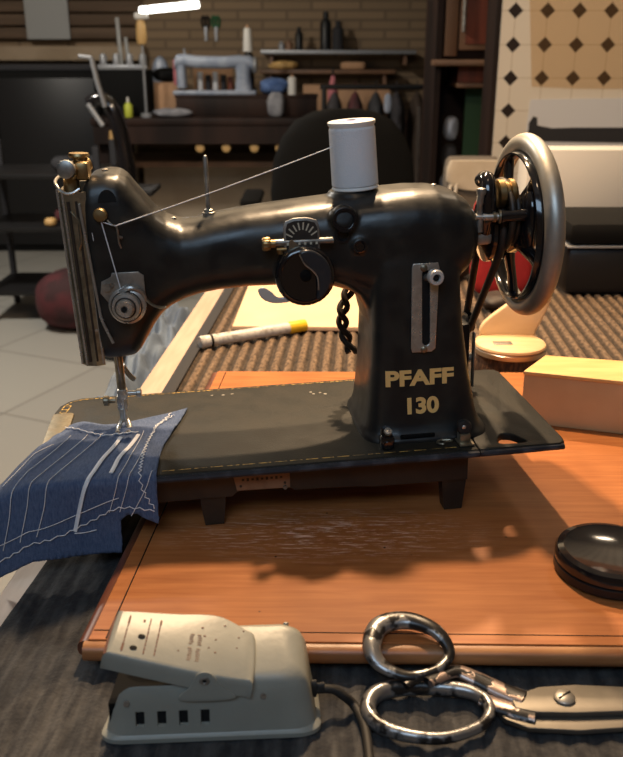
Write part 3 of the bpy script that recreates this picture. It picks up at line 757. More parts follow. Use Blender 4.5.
# winder on the near side of the pulley
bm = B(); add_cyl(bm, (.1405, .052, .1665), (.156, .05, .1665), .0028, seg=16, bev=.0003)
add_cyl(bm, (.1355, .053, .1665), (.1455, .052, .1665), .0021, seg=16); part('winder_spindle', bm, 'chrome')
bm = B(); add_cyl(bm, (.152, .0505, .1665), (.154, .0502, .1665), .0052, seg=24, bev=.0005); add_cyl(bm, (.1475, .051, .1665), (.15, .051, .1665), .0040, seg=20); part('spindle_collar', bm, 'chrome_warm')
bm = B(); add_cyl(bm, (.154, .05, .1665), (.1745, .0478, .1672), .0046, seg=20, bev=.0006); part('winder_sleeve', bm, 'black_gloss')
bm = B(); add_tube(bm, smooth_pts([(.139, .054, .1665), (.1382, .053, .175), (.1385, .052, .184)], 5), [.0022] * 6 + [.0028] * 5, 12); add_lathe(bm, [(.0001, 0), (.0033, .0008), (.0038, .003), (.0033, .0052), (.0001, .0062)], (.1386, .052, .1825), (0, 0, 1), 18); add_cyl(bm, (.139, .054, .1655), (.139, .054, .155), .0026, seg=14); part('winder_lever', bm, 'steel')
bm = B()
for x0, ww, rr in ((.1455, .010, .013),):
    add_tube(bm, smooth_pts([(x0, .062, .152), (x0, .056, .166), (x0, .056, .18), (x0 + .0005, .06, .190), (x0 + .001, .067, .193), (x0 + .001, .075, .190)], 4), .0062, 14, sy=.9)
br = part('winder_bracket', bm, 'black_gloss')
bm = B(); add_lathe(bm, [(.0001, 0), (.0085, .0), (.0105, .0015), (.0105, .006), (.0085, .0075), (.0085, .0095), (.0105, .0105), (.0105, .0135), (.0085, .0155), (.0001, .0155)], (.1535, .064, .1812), (1, 0, .03), 32, knurl=1, amp=.0002); part('winder_tyre', bm, 'brass')
bm = B(); ring_tube(bm, .163, Vector((0, .075, .163)), .0262, .0026, 10, n=48); ring_tube(bm, .169, Vector((0, .076, .163)), .0235, .0022, 10, n=48); part('winder_band', bm, 'frame_paint')
bm = B(); rings = []
for s, w, th in ((-.024, .004, .003), (-.018, .0095, .006), (-.004, .0125, .007), (.008, .012, .007), (.017, .0085, .006), (.0215, .003, .003)):
    rings.append([Vector((.1775, .0535, .1625)) + Vector((th * math.sin(q * PI / 8), w * math.cos(q * PI / 8), s)) for q in range(16)])
bridge_rings(bm, rings); part('winder_arm', bm, 'black_gloss')
# chrome lever under the spindle
bm = B(); add_box(bm, (.1435, .062, .149), (.014, .012, .010), .003); part('winder_base', bm, 'steel')

# drive belt in a V from the pulley to the motor behind the pillar
MC = Vector((.160, .137, .058))
def tangent_loop(c1, r1, c2, r2, x):
    d = Vector((c2.y - c1.y, c2.z - c1.z)); L = d.length; ang = math.atan2(d.y, d.x); b_ = math.acos((r1 - r2) / L); pts = []
    for i in range(13):
        a = ang + b_ + (2 * PI - 2 * b_) * i / 12; pts.append((x, c1.y + r1 * math.cos(a), c1.z + r1 * math.sin(a)))
    for i in range(7):
        a = ang - b_ + 2 * b_ * i / 6; pts.append((x, c2.y + r2 * math.cos(a), c2.z + r2 * math.sin(a)))
    return pts
bm = B(); add_tube(bm, tangent_loop(Vector((0, .083, .152)), .0255, MC, .007, .1595), .0031, 10, closed=True); part('drive_belt', bm, 'leather')
bm = B(); add_lathe(bm, [(.0085, 0), (.0085, .002), (.0055, .004), (.0085, .006), (.0085, .008)], (.1555, MC.y, MC.z), (1, 0, 0), 28); part('motor_pulley', bm, 'black')
bm = B(); add_lathe(bm, [(.016, 0), (.023, .004), (.0245, .01), (.0245, .05), (.022, .058), (.012, .062), (.004, .063), (.004, .072)], (.086, MC.y + .006, .036), (1, 0, 0), 40); 
add_box(bm, (.150, .135, .034), (.014, .03, .055), .003); part('motor', bm, 'black')
bm = B(); add_cyl(bm, (.1565, .128, .028), (.1645, .127, .028), .0045, .0038, 20, .0008); part('motor_screw', bm, 'chrome')
bm = B(); add_box(bm, (.1595, .119, .029), (.0016, .006, .05), .0006); part('motor_bracket', bm, 'steel')
# braided lamp flex dropping behind the pillar
for k in range(2):
    bm = B(); pts = []
    for i in range(60):
        t = i / 59; c = Vector((.0565 - .0095 * math.sin(t * PI) * 1.0 - .003 * t, .128, .106 - .066 * t)); a = t * 16 + PI * k
        pts.append(c + Vector((.0032 * math.cos(a), .0032 * math.sin(a), 0)))
    add_tube(bm, pts, .0026, 8); part('braided_cord', bm, 'leather')
bm = B(); add_lathe(bm, [(.0001, 0), (.0045, .001), (.0055, .005), (.003, .013), (.0001, .015)], (.0585, .127, .096), (0, 0, 1), 16); part('cord_terminal', bm, 'brass')

# ------------------------------------------------------------------ spool, thread, cloth
spl = empty('thread_spool', W(.0495, .083, topz(.0495, .083) - .0002), (0, R(-ROLL - 3), R(YAW)))
tag(spl, 'white spool of sewing thread standing on top of the black machine arm', 'thread spool')
def lathe_part(name, prof, m, parent, o=(0, 0, 0), ax=(0, 0, 1), seg=48):
    bm = B(); add_lathe(bm, prof, o, ax, seg); return finish(name, bm, m, parent)
lathe_part('spool_core', [(.0001, 0), (.0172, 0), (.0178, .0006), (.0178, .0016), (.0168, .0028), (.0166, .003), (.0166, .0455), (.0168, .0465), (.0178, .048), (.0178, .0495), (.0168, .0502), (.0001, .0502)], 'spool_white', spl)
prof = [(.0168, .003)]
for i in range(40): prof += [(.0176 - .0004 * (i / 39) + (.00012 if i % 2 else 0), .0034 + i * .00105)]
prof += [(.0168, .0455)]
lathe_part('wound_thread', prof, 'thread_white', spl)
tag(lathe_part('paper_label', [(.0001, 0), (.0105, 0), (.0105, .0002), (.0001, .0002)], 'spool_label', spl, (.0, 0, .0502)), 'blue round paper label on the spool end')
lathe_part('spindle_hole', [(.0001, 0), (.0032, 0), (.0032, .0002), (.0001, .0002)], 'hole', spl, (0, 0, .0504))

tyl = fy(-.129, .17) - .0045
bm = B()
a = W(.0322, .078, .2195); b_ = W(-.1287, tyl, .1748); pts = [a.lerp(b_, i / 10) - Vector((0, 0, .0012 * math.sin(PI * i / 10))) for i in range(11)]
c = W(-.138, fy(-.138, .182) - .0045, .178); d = W(-.1295, yt - .0045, .129)
pts += [b_.lerp(c, i / 5) for i in range(1, 6)] + [c.lerp(d, i / 8) for i in range(1, 9)]
add_tube(bm, pts, .00042, 6)
tag(finish('sewing_thread', bm, 'thread_white'), 'taut white thread running from the spool down to the tension dial', 'thread')
bm = B(); p = [W(-.1455, .0485, .17), W(-.1408, .0805, .05), W(-.1406, .082, .012)]; add_tube(bm, p, .0003, 5)
tag(finish('sewing_thread', bm, 'thread_white'), 'short thread dropping beside the face plate to the needle', 'thread')

# denim scrap: in (x, s) space, s runs from the back edge over the bed and down its front
def cloth_pt(x, s, lift=0.):
    y0 = .121; r = .006; yb = -.0045
    w = .0011 * math.sin(x * 95 + s * 40) + .0008 * math.sin(s * 130 + x * 30)
    s_flat = y0 - yb - r
    if s < s_flat: y = y0 - s; z = .0022 + lift + max(0, w) * .8
    else:
        t = (s - s_flat) / r
        if t < PI / 2: y = yb + r - r * math.sin(t); z = .0022 - r + (r + lift) * math.cos(t) + max(0, w) * .4 * math.cos(t); y -= lift * math.sin(t)
        else:
            d = s - s_flat - r * PI / 2
            y = yb - lift - .12 * d - .003 * math.sin(x * 60 + 1.5) * min(1, d / .03); z = .0022 - r - d
    ex = max(0, -.207 - x)
    if ex > 0: z -= ex * .5
    # puckered ridge where the stitched seam lies in front of the foot
    if s < .06: z += .0016 * math.exp(-((s - .042) / .006) ** 2)
    if s < .04: z += .004 * math.exp(-((x + .178) / .014) ** 2 - ((s - .026) / .012) ** 2)
    return Vector((x, y, z))
outl = [(-.0915, .0), (-.0955, .018), (-.1, .036), (-.1045, .052), (-.110, .072), (-.1125, .095), (-.1135, .12), (-.1142, .145), (-.1145, .159), (-.122, .156), (-.130, .151), (-.1375, .152), (-.1425, .156), (-.1425, .170), (-.1435, .1815), (-.17, .1805), (-.2, .1795), (-.232, .179), (-.236, .14), (-.232, .1), (-.222, .08),
        (-.207, .062), (-.196, .042), (-.187, .026), (-.176, .0215), (-.16, .0245), (-.147, .023), (-.13, .0175), (-.112, .0105)]
def dens(poly, st):
    out = []
    for i in range(len(poly)):
        a, b2 = Vector(poly[i]), Vector(poly[(i + 1) % len(poly)]); n = max(1, int((b2 - a).length / st))
        out += [a + (b2 - a) * k / n for k in range(n)]
    return out
bd = dens(outl, .0022)
bd = [p + Vector((random.uniform(-1, 1), random.uniform(-1, 1))) * .0003 for p in bd]
def inside(p, poly):
    c = False; j = len(poly) - 1
    for i in range(len(poly)):
        if (poly[i][1] > p[1]) != (poly[j][1] > p[1]) and p[0] < (poly[j][0] - poly[i][0]) * (p[1] - poly[i][1]) / (poly[j][1] - poly[i][1]) + poly[i][0]: c = not c
        j = i
    return c
pts2 = list(bd)
g = .0024
for i in range(70):
    for j in range(84):
        p = Vector((-.24 + i * g + (g / 2 if j % 2 else 0), j * g * .9))
        if inside(p, bd) and min((p - q).length for q in bd[::2]) > .0014: pts2.append(p)
nb = len(bd)
vo, eo, fo = delaunay_2d_cdt(pts2, [(i, (i + 1) % nb) for i in range(nb)], [list(range(nb))], 1, 1e-7)[:3]
bm = B(); vs = [bm.verts.new(W(*cloth_pt(v.x, v.y))) for v in vo]
for f in fo:
    try: bm.faces.new([vs[i] for i in f])
    except ValueError: pass
bmesh.ops.recalc_face_normals(bm, faces=bm.faces)
cl = finish('denim_scrap', bm, 'denim', sharp=80)
so = cl.modifiers.new('s', 'SOLIDIFY'); so.thickness = .0011; so.offset = -1; apply_mods(cl)
tag(cl, 'blue denim test scrap with white stitching under the presser foot, hanging over the bed edge', 'fabric')
def stitch(path, r=.00035, name='stitching', seg=5, sy=1., zig=0, st=.0018, m='stitch'):
    bm = B(); P = smooth_pts([(x, s, 0) for x, s in path], 12); out = []
    # resample
    L = 0; acc = [P[0]]
    for a, b2 in zip(P, P[1:]):
        if (b2 - acc[-1]).length >= st: acc.append(b2)
    for i, p in enumerate(acc):
        if zig and 0 < i < len(acc) - 1:
            d = (acc[i + 1] - acc[i - 1]).normalized(); p = p + Vector((-d.y, d.x, 0)) * zig * (1 if i % 2 else -1)
        out.append(W(*cloth_pt(p.x, p.y, .0011)))
    add_tube(bm, out, r, seg, sy=sy, up=(0, -.5, 1)); return finish(name, bm, m, cl)
for x in (-.1835, -.1705, -.1585): stitch([(x, .046), (x - .014, .08), (x - .031, .12), (x - .036, .14), (x - .043, .16)], .0003)
for x in (-.1185, -.126): stitch([(x, .048), (x - .006, .08), (x - .014, .12), (x - .024, .15)], .00028)
stitch([(-.1165, .118), (-.121, .13), (-.134, .152)], .0003)
stitch([(-.1435, .056), (-.1505, .08), (-.1605, .118), (-.1665, .132), (-.1755, .162)], .0016, 'satin_stitch', 6, .35, st=.003)
stitch([(-.130, .053), (-.135, .07), (-.1425, .095), (-.1465, .118)], .0016, 'satin_stitch', 6, .35, st=.003)
stitch([(-.1755, .162), (-.168, .1625), (-.159, .1615)], .0004)
stitch([(-.105, .012), (-.114, .035), (-.121, .06), (-.1245, .09), (-.1255, .12), (-.1235, .134), (-.117, .147)], .0004, zig=.0011, st=.0022)
stitch([(-.117, .149), (-.13, .146), (-.145, .146), (-.165, .155), (-.19, .163), (-.23, .167)], .0004, zig=.0008, st=.003)
stitch([(-.19, .03), (-.16, .048), (-.145, .05), (-.128, .049)], .00045, zig=.0006, st=.0025)
stitch([(-.118, .047), (-.112, .03), (-.102, .016)], .0004, zig=.0009, st=.002)
stitch([(-.236, .155), (-.2, .155), (-.17, .147), (-.15, .14), (-.14, .137)], .0003)
stitch([(-.195, .06), (-.212, .08), (-.226, .11)], .0003)
#@@PART3
# ------------------------------------------------------------------ table, carpet and wooden board
TR = R(-3.4)
def boxo(name, x0, x1, y0, y1, z0, z1, m, parent=None, bev=0, rot=None, o=None):
    bm = B(); add_box(bm, ((x0 + x1) / 2, (y0 + y1) / 2, (z0 + z1) / 2), (x1 - x0, y1 - y0, z1 - z0), bev); return finish(name, bm, m, parent)
FZ = -.75
tab = empty('work_table', (0, 0, FZ), (0, 0, TR))
tag(tab, 'pale birch work table whose bare left edge shows beside the dark carpet', 'table')
h = -FZ
boxo('table_top', -.258, .74, .12, 1.72, h - .038, h - .008, 'birch', tab, .002)
for x in (-.2, .68):
    for y in (.18, 1.66): boxo('leg', x - .025, x + .025, y - .025, y + .025, 0, h - .038, 'birch', tab, .002)
boxo('apron', -.2, .68, .165, .185, h - .11, h - .038, 'birch', tab); boxo('apron', -.2, .68, 1.655, 1.675, h - .11, h - .038, 'birch', tab)
# ribbed carpet runner
bm = B(); nx, ny = 420, 50; x0, x1, y0, y1 = -.222, .735, .13, .80
G = []
for i in range(nx + 1):
    row = []
    for j in range(ny + 1):
        y = y0 + (y1 - y0) * j / ny
        xa = x0 - .03 * max(0, 1 - (y - y0) / .75); x = xa + (x1 - xa) * i / nx
        rb = .5 + .5 * math.sin(x * 2 * PI / .0155 + .3 * math.sin(y * 9))
        z = -.002 * (1 - rb ** .7) + random.uniform(-.00025, .00025)
        row.append(bm.verts.new((x, y, z)))
    G.append(row)
for i in range(nx):
    for j in range(ny): bm.faces.new((G[i][j], G[i + 1][j], G[i + 1][j + 1], G[i][j + 1]))
def skirt(line):
    lo = [bm.verts.new((v.co.x, v.co.y, -.0079)) for v in line]
    for a in range(len(line) - 1): bm.faces.new((line[a], line[a + 1], lo[a + 1], lo[a]))
skirt(G[0]); skirt(G[-1]); skirt([r[0] for r in G]); skirt([r[-1] for r in G])
mt_ = finish('carpet_runner', bm, 'carpet', sharp=180); mt_.rotation_euler = (0, 0, TR)
tag(mt_, 'dark grey carpet at the front of the work table under the pedal and shears', 'carpet')
bm = B(); nx, ny = 730, 50; y0, y1 = .802, 1.70; G = []
for i in range(nx + 1):
    row = []
    for j in range(ny + 1):
        y = y0 + (y1 - y0) * j / ny; x = x0 + (x1 - x0) * i / nx
        rb = .5 + .5 * math.sin(x * 2 * PI / .0155 + .25 * math.sin(y * 9))
        row.append(bm.verts.new((x, y, -.0045 * (1 - rb ** .6) + random.uniform(-.0003, .0003))))
    G.append(row)
for i in range(nx):
    for j in range(ny): bm.faces.new((G[i][j], G[i + 1][j], G[i + 1][j + 1], G[i][j + 1]))
skirt(G[0]); skirt(G[-1]); skirt([r[0] for r in G]); skirt([r[-1] for r in G])
mt2 = finish('ribbed_mat', bm, 'rib_mat', sharp=180); mt2.rotation_euler = (0, 0, TR)
bm = B(); add_box(bm, (-.2155, 1.251, .0008), (.015, .897, .0032), .001); finish('edge_binding', bm, 'charcoal', mt2)
tag(mt2, 'brown corduroy-ribbed mat behind the machine under the marker pen', 'mat')

brd = empty('wooden_board', (0, 0, 0))
tag(brd, 'orange-brown veneered wooden board with a rounded front edge under the sewing machine', 'board')
bm = B(); P = [(-.1385, .4485), (.37, .4395), (.392, .928), (-.107, .934)]
add_prism(bm, P, .0125, Matrix.Translation((0, 0, .0073)), bev=.0006); finish('panel', bm, 'veneer', brd)
bm = B(); add_prism(bm, [(-.115, .473), (.35, .464), (.37, .91), (-.085, .915)], .0068, Matrix.Translation((0, 0, .0004))); finish('shadow_gap_spacer', bm, 'dark_wood', brd)  # added recessed spacer, coloured dark to read as shadow under the moulding
def molding(a, b2, m, nm, r=.0095):
    a, b2 = Vector((*a, 0)), Vector((*b2, 0)); d = (b2 - a).normalized(); n = Vector((d.y, -d.x, 0))
    pr = [(0, .0068), (.0035, .0068), (.0062, .0085), (.0072, .0115), (.0068, .0148), (.0055, .017), (.003, .0183), (.001, .0186), (0, .0186)]
    bm = B(); bridge_rings(bm, [[p + n * u + Vector((0, 0, v)) for u, v in pr] for p in (a, b2)]); return finish(nm, bm, m, brd)
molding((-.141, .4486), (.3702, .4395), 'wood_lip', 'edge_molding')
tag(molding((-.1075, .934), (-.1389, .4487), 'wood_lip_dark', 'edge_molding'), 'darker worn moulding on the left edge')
bm = B(); add_tube(bm, [(-.1275, .4495, .0199), (-.0975, .93, .0199)], .0005, 6); add_tube(bm, [(-.137, .4575, .0199), (.37, .4482, .0199)], .00035, 6); finish('veneer_groove', bm, 'dark_wood', brd)

# ------------------------------------------------------------------ foot pedal
PM = Matrix.Translation((-.0535, .3835, 0)) @ Matrix.Rotation(R(3.2), 4, 'Z')
ped = empty('foot_pedal', (-.0535, .3835, .0003), (0, 0, R(3.2)))
tag(ped, 'cream metal foot pedal with four small square vents, lying on the carpet beside the shears', 'foot pedal')
bm = B()
def rr3(i, z, r=.014, n=8): return [Vector((x, y, z)) for x, y in rrect(-.065 + i, .0595 - i, 0 + i, .078 - i, r, n)]
bridge_rings(bm, [rr3(.0012, 0), rr3(0, .0008), rr3(0, .0035), rr3(.0012, .0045), rr3(.0026, .0052), rr3(.0045, .013), rr3(.0062, .022), rr3(.0075, .0275, .0135), rr3(.0098, .0312, .0125), rr3(.0135, .0335, .011), rr3(.018, .0344, .009)])
hs = finish('housing', bm, 'pedal_paint', ped)
bm = B(); add_box(bm, (-.0265, .038, .03), (.067, .054, .048), .004); cut(hs, bm)
bm = B()
for x in (-.0415, -.0295, -.0175, -.0055): add_box(bm, (x, .0, .0145), (.0050, .026, .0092))
cut(hs, bm)
bm = B(); add_box(bm, (-.0235, .0085, .0145), (.048, .0016, .0125)); finish('vent_shade', bm, 'hole', ped)  # black box added behind the vents, standing in for the dark inside
bm = B(); add_box(bm, (-.048, .038, .05), (.03, .10, .034), rot=Matrix.Rotation(R(0), 3, 'Y')); 
bmesh.ops.transform(bm, matrix=Matrix.Translation((0, 0, 0)), verts=bm.verts); bm.free()
bm = B(); add_box(bm, (-.0265, .038, .0135), (.0662, .0532, .0165)); finish('cavity_shade', bm, 'black_matt', ped)  # dark block added in the cavity so the gap under the plate looks shaded
# pressing plate, hinged near the middle and raised at its left end
pa = math.atan2(.0185, .08)
plm = Matrix.Translation((.0215, 0, .0335)) @ Matrix.Rotation(pa, 4, 'Y')
bm = B()
oy = [(-.079, .0085), (-.0825, .0125), (-.0825, .0475), (-.079, .0515), (-.05, .057), (-.032, .0615), (-.02, .0615), (-.006, .053), (.0, .046), (.0, .006), (-.004, .0028), (-.03, .003)]
pp = [(p.x, p.y) for p in smooth_pts([(x, y, 0) for x, y in oy], 4, True)]
def sc_(poly, k, d=0):
    cx_ = sum(p[0] for p in poly) / len(poly); cy_ = sum(p[1] for p in poly) / len(poly)
    return [(cx_ + (x - cx_) * k, cy_ + (y - cy_) * (1 - (1 - k) * 1.35)) for x, y in poly]
rings = []
for k, z in ((.985, -.0065), (1, -.006), (1, .0005), (.992, .0025), (.972, .0036), (.94, .004)):
    rings.append([plm @ Vector((x, y, z)) for x, y in sc_(pp, k)])
bridge_rings(bm, rings); pln = finish('press_plate', bm, 'pedal_paint', ped)
bm = B()
zt = .0041
def mk(x, y, sx, sy, a=0): 
    vs = add_box(bm, (0, 0, 0), (sx, sy, .0003)); bmesh.ops.transform(bm, matrix=plm @ Matrix.Translation((x, y, zt)) @ Matrix.Rotation(a, 4, 'Z'), verts=vs)
for x in (-.0745, -.0625, -.0565):
    for i in range(9): mk(x, .015 + i * .0038, .0007, .0026 if i % 4 else .0034)
mk(-.0745, .0175, .0012, .006); mk(-.0745, .0425, .0012, .006); mk(-.0565, .045, .0012, .004); mk(-.066, .044, .0013, .002)
finish('worn_scratches', bm, 'pedal_mark', pln)
bm = B()
for x, y in ((-.0655, .029), (-.0685, .0175)):
    add_lathe(bm, [(.0001, 0), (.0021, 0), (.0021, .0005), (.0001, .0005)], plm @ Vector((x, y, zt - .0003)), (plm.to_3x3() @ Vector((0, 0, 1))), 16)
finish('rivet_hole', bm, 'hole', pln)
bm = B(); random.seed(3)
for cx_ in (-.0375, -.033):
    for i in range(12):
        if i == 6: continue
        mk(cx_ + random.uniform(-.0004, .0004), .0145 + i * .0022, .0022, .0011)
finish('faded_imprint', bm, 'pedal_print', pln)
bm = B(); add_tube(bm, [plm @ Vector(p) for p in ((-.0831, .0125, .0005), (-.0832, .03, .0012), (-.0829, .0475, .0005), (-.0795, .0522, .0008))], .0009, 6); finish('chipped_edge', bm, 'pedal_mark', pln)
bm = B()
for i in range(10): add_lathe(bm, [(.0001, 0), (.0005 + .0004 * random.random(), 0), (.0005, .0002), (.0001, .0002)], plm @ Vector((random.uniform(-.05, -.005), random.uniform(.012, .055), zt - .0001)), (0, 0, 1), 8)
finish('paint_chip', bm, 'pedal_mark', pln)
bm = B(); add_prism(bm, [(p.x, p.y) for p in smooth_pts([(-.0185, .028, 0), (.0115, .028, 0), (.0045, .037, 0), (-.0005, .0445, 0), (-.0045, .0462, 0), (-.0085, .0445, 0), (-.0125, .037, 0)], 4, True)], .0013, facing(.0028), bev=.0004); brk = finish('hinge_bracket', bm, 'pedal_paint', ped)
bm = B(); add_lathe(bm, [(.0012, 0), (.0026, 0), (.0028, .0006), (.0022, .0012), (.0013, .0010), (.0012, .0002)], (-.0045, .0017, .0408), (0, -1, 0), 22); finish('eyelet', bm, 'steel', brk)
bm = B(); add_lathe(bm, [(.0001, 0), (.0012, 0), (.0012, .0003), (.0001, .0003)], (-.0045, .0017, .0408), (0, -1, 0), 16); finish('eyelet_hole', bm, 'hole', brk)
for x, y, z, ax in ((-.0485, .0058, .0245, (0, -1, .25)), (.040, .0665, .0327, (0, .2, 1)), (.027, .0068, .0255, (0, -1, .3))):
    bm = B(); add_lathe(bm, [(.0018, -.001), (.0018, .0002), (.0013, .0005), (.0001, .0002)], (x, y, z), ax, 16); finish('screw', bm, 'steel', ped)
bm = B(); add_lathe(bm, [(.0045, -.002), (.0045, .001), (.003, .0015), (.003, .006), (.0001, .006)], (.0565, .034, .014), (1, 0, 0), 20); finish('cord_grommet', bm, 'rubber', ped)
bm = B(); add_tube(bm, smooth_pts([(.054, .0197, .0165), (.066, .021, .0155), (.073, .0205, .011), (.0795, .020, .0040), (.0835, .006, .0032), (.0840, -.012, .0032), (.0825, -.04, .0032), (.079, -.10, .0032)], 7), .0027, 10)
finish('power_cord', bm, 'rubber', ped)

def slope_body(o):      # the casing rises towards its back edge
    for v in o.data.vertices:
        x, y, z = v.co; t = y / .078
        v.co = ((x - .0535) * (1 - .07 * t) + .0535, y * .58, z + .0195 * t * min(1, z / .034))
    for c in o.children: slope_body(c)
for c in list(ped.children):
    if not c.name.startswith('power_cord'): slope_body(c)

# ------------------------------------------------------------------ tailor's shears
she = empty('tailor_shears', (.146, .408, 0))
tag(she, 'big steel tailor shears with worn black handles, one ring leaning on the board edge', 'scissors')
def shp(name, bm, m, parent=she):
    o = finish(name, bm, m, parent); o.data.transform(Matrix.Translation((-.146, -.408, 0))); return o
bm = B()
r1 = smooth_pts([(.0365, .4365, .0235), (.0425, .4515, .0275), (.060, .4555, .0285), (.0765, .4465, .0272), (.0835, .4345, .0205), (.0745, .4245, .0165), (.057, .4205, .015), (.0415, .4265, .0180)], 10, True)
n = len(r1); rad = [.0046 + .0018 * math.cos(2 * PI * (i / n - .13)) for i in range(n)]
add_tube(bm, r1, rad, 16, closed=True, sy=.75, up=(0, -.3, 1))
h1 = shp('thumb_handle', bm, 'worn_handle')
bm = B()
r2 = smooth_pts([(.0325, .404, .0065), (.041, .4165, .0068), (.064, .4205, .007), (.0925, .4165, .007), (.1025, .405, .0068), (.0965, .3905, .0062), (.0745, .3805, .006), (.0525, .3825, .006), (.037, .391, .0062)], 10, True)
n = len(r2); rad = [.0040 + .0009 * math.cos(2 * PI * (i / n - .1)) for i in range(n)]
add_tube(bm, r2, rad, 16, closed=True, sy=1.1, up=(0, 0, 1))
h2 = shp('finger_handle', bm, 'worn_handle')
def bar(pts, w, hh, m, name, parent=she):
    bm = B(); P = smooth_pts(pts, 6); n = len(P); add_tube(bm, P, [w[0] + (w[-1] - w[0]) * i / (n - 1) for i in range(n)], 14, sy=hh, up=(0, 0, 1)); return shp(name, bm, m, parent)
bar([(.0685, .4155, .0145), (.079, .4235, .0135), (.0875, .4275, .0125), (.098, .4235, .0105), (.110, .4165, .0085), (.1235, .4085, .0075)], (.0042, .0068), .55, 'worn_shank', 'thumb_shank')
bar([(.055, .4155, .012), (.062, .4205, .0125), (.0705, .4235, .0125), (.0785, .4295, .0125)], (.003, .0045), .7, 'worn_shank', 'shank_brace')
bar([(.099, .4105, .0068), (.108, .4055, .0062), (.118, .401, .006), (.1275, .398, .0055)], (.0052, .0072), .5, 'worn_shank', 'finger_shank')
bm = B(); add_prism(bm, [(.1155, .4085), (.121, .4115), (.134, .4175), (.156, .4195), (.235, .4145), (.315, .4035), (.3155, .402), (.235, .4), (.15, .396), (.128, .3965), (.117, .4)], .0034, Matrix.Translation((0, 0, .0062)), bev=.0005); shp('upper_blade', bm, 'blade_steel')
bm = B(); add_prism(bm, [(.1065, .4045), (.118, .4065), (.15, .412), (.235, .409), (.31, .4005), (.235, .394), (.15, .3865), (.122, .3885), (.11, .3955)], .0034, Matrix.Translation((0, 0, .0022)), bev=.0005); shp('lower_blade', bm, 'blade_steel')
bm = B(); add_lathe(bm, [(.0062, 0), (.0062, .0014), (.0048, .0026), (.0001, .003)], (.1465, .4075, .0095), (0, 0, 1), 28); ps = shp('pivot_screw', bm, 'steel')
bm = B(); add_box(bm, (.1465, .4075, .01225), (.0095, .0010, .0008), rot=Matrix.Rotation(R(35), 3, 'Z')); shp('screw_slot', bm, 'black_matt', ps)

# ------------------------------------------------------------------ things lying on the table
tin = empty('round_tin', (.209, .524, .0203)); tag(tin, 'low black round tin at the right edge of the wooden board', 'tin')
lathe_part('tin_body', [(.0001, 0), (.036, 0), (.0385, .002), (.0385, .0075), (.037, .0085), (.0001, .0085)], 'black', tin)
lathe_part('tin_lid', [(.0001, .0001), (.0375, .0001), (.0385, .001), (.0385, .006), (.037, .0085), (.033, .0095), (.0315, .0085), (.0001, .0085)], 'black_gloss', tin, (0, 0, .0085))
pen = empty('marker_pen', (-.0735, 1.115, .0082), (0, 0, math.atan2(.079, .141))); tag(pen, 'grey-white metal marker pen with a yellow end lying on the ribbed carpet', 'pen')
lathe_part('barrel', [(.0001, 0), (.0074, 0), (.008, .001), (.008, .0235), (.0076, .024), (.0078, .025), (.0078, .13), (.0001, .13)], 'barrel', pen, (-.082, 0, 0), (1, 0, 0), 28)
tag(lathe_part('end_cap', [(.0001, 0), (.0081, 0), (.0083, .001), (.0083, .025), (.0075, .0265), (.0001, .0265)], 'yellow', pen, (.048, 0, 0), (1, 0, 0), 28), 'yellow end of the pen')
lathe_part('cap_ring', [(.0001, 0), (.0084, 0), (.0084, .003), (.0001, .003)], 'black_matt', pen, (-.068, 0, 0), (1, 0, 0), 28)
bm = B(); add_prism(bm, [(-.1095, 1.153), (.13, 1.146), (.145, 1.52), (-.098, 1.53)], .006, Matrix.Translation((0, 0, .0005)), bev=.0005)
tag(finish('cream_board', bm, 'cream_board'), 'flat cream board lying on the carpet behind the marker pen', 'board')
bx = empty('yellow_box', (.205, .786, .0202)); tag(bx, 'yellow-topped cardboard box at the right end of the machine bed', 'box')
P = [(0, 0), (.157, -.05), (.205, .005), (.032, .045)]
bm = B(); add_prism(bm, P, .050, bev=.0006); finish('box_side', bm, 'card_inside', bx)
bm = B(); add_prism(bm, [(-.0014, -.0008), (.157, -.0515), (.207, .005), (.0315, .0465)], .0035, Matrix.Translation((0, 0, .0502)), bev=.0005); finish('box_lid', bm, 'yellow_card', bx)
# round brush with a paddle handle
br_ = empty('round_brush', (.238, .992, 0)); tag(br_, 'round bristle brush with a metal band and pale wooden paddle handle beneath the handwheel', 'brush')
lathe_part('bristles', [(.0001, 0), (.0425, 0), (.0435, .004), (.0385, .024), (.0001, .024)], 'bristle', br_)
lathe_part('metal_band', [(.0001, 0), (.0405, 0), (.0428, .001), (.0428, .0065), (.0415, .0075), (.0001, .0075)], 'tin', br_, (0, 0, .0242))
lathe_part('brush_head', [(.0001, 0), (.0412, 0), (.0425, .0015), (.0415, .004), (.036, .0065), (.0001, .008)], 'pale_wood', br_, (0, 0, .0318))
bm = B(); pd = smooth_pts([(-.033, .0, 0), (-.028, .014, 0), (-.006, .032, 0), (.018, .048, 0), (.042, .058, 0), (.0525, .0585, 0), (.0545, .052, 0), (.048, .028, 0), (.036, .004, 0), (.03, -.0035, 0), (-.025, -.0035, 0)], 4, True)
add_prism(bm, [(p.x, p.y) for p in pd], .011, Matrix.Translation((0, .03, .0385)) @ Matrix.Rotation(R(80), 4, 'X'), bev=.003); finish('handle', bm, 'pale_wood', br_)
bm = B(); add_box(bm, (-.012, -.014, .0388), (.022, .012, .0016), .0005); finish('clip', bm, 'steel', br_)
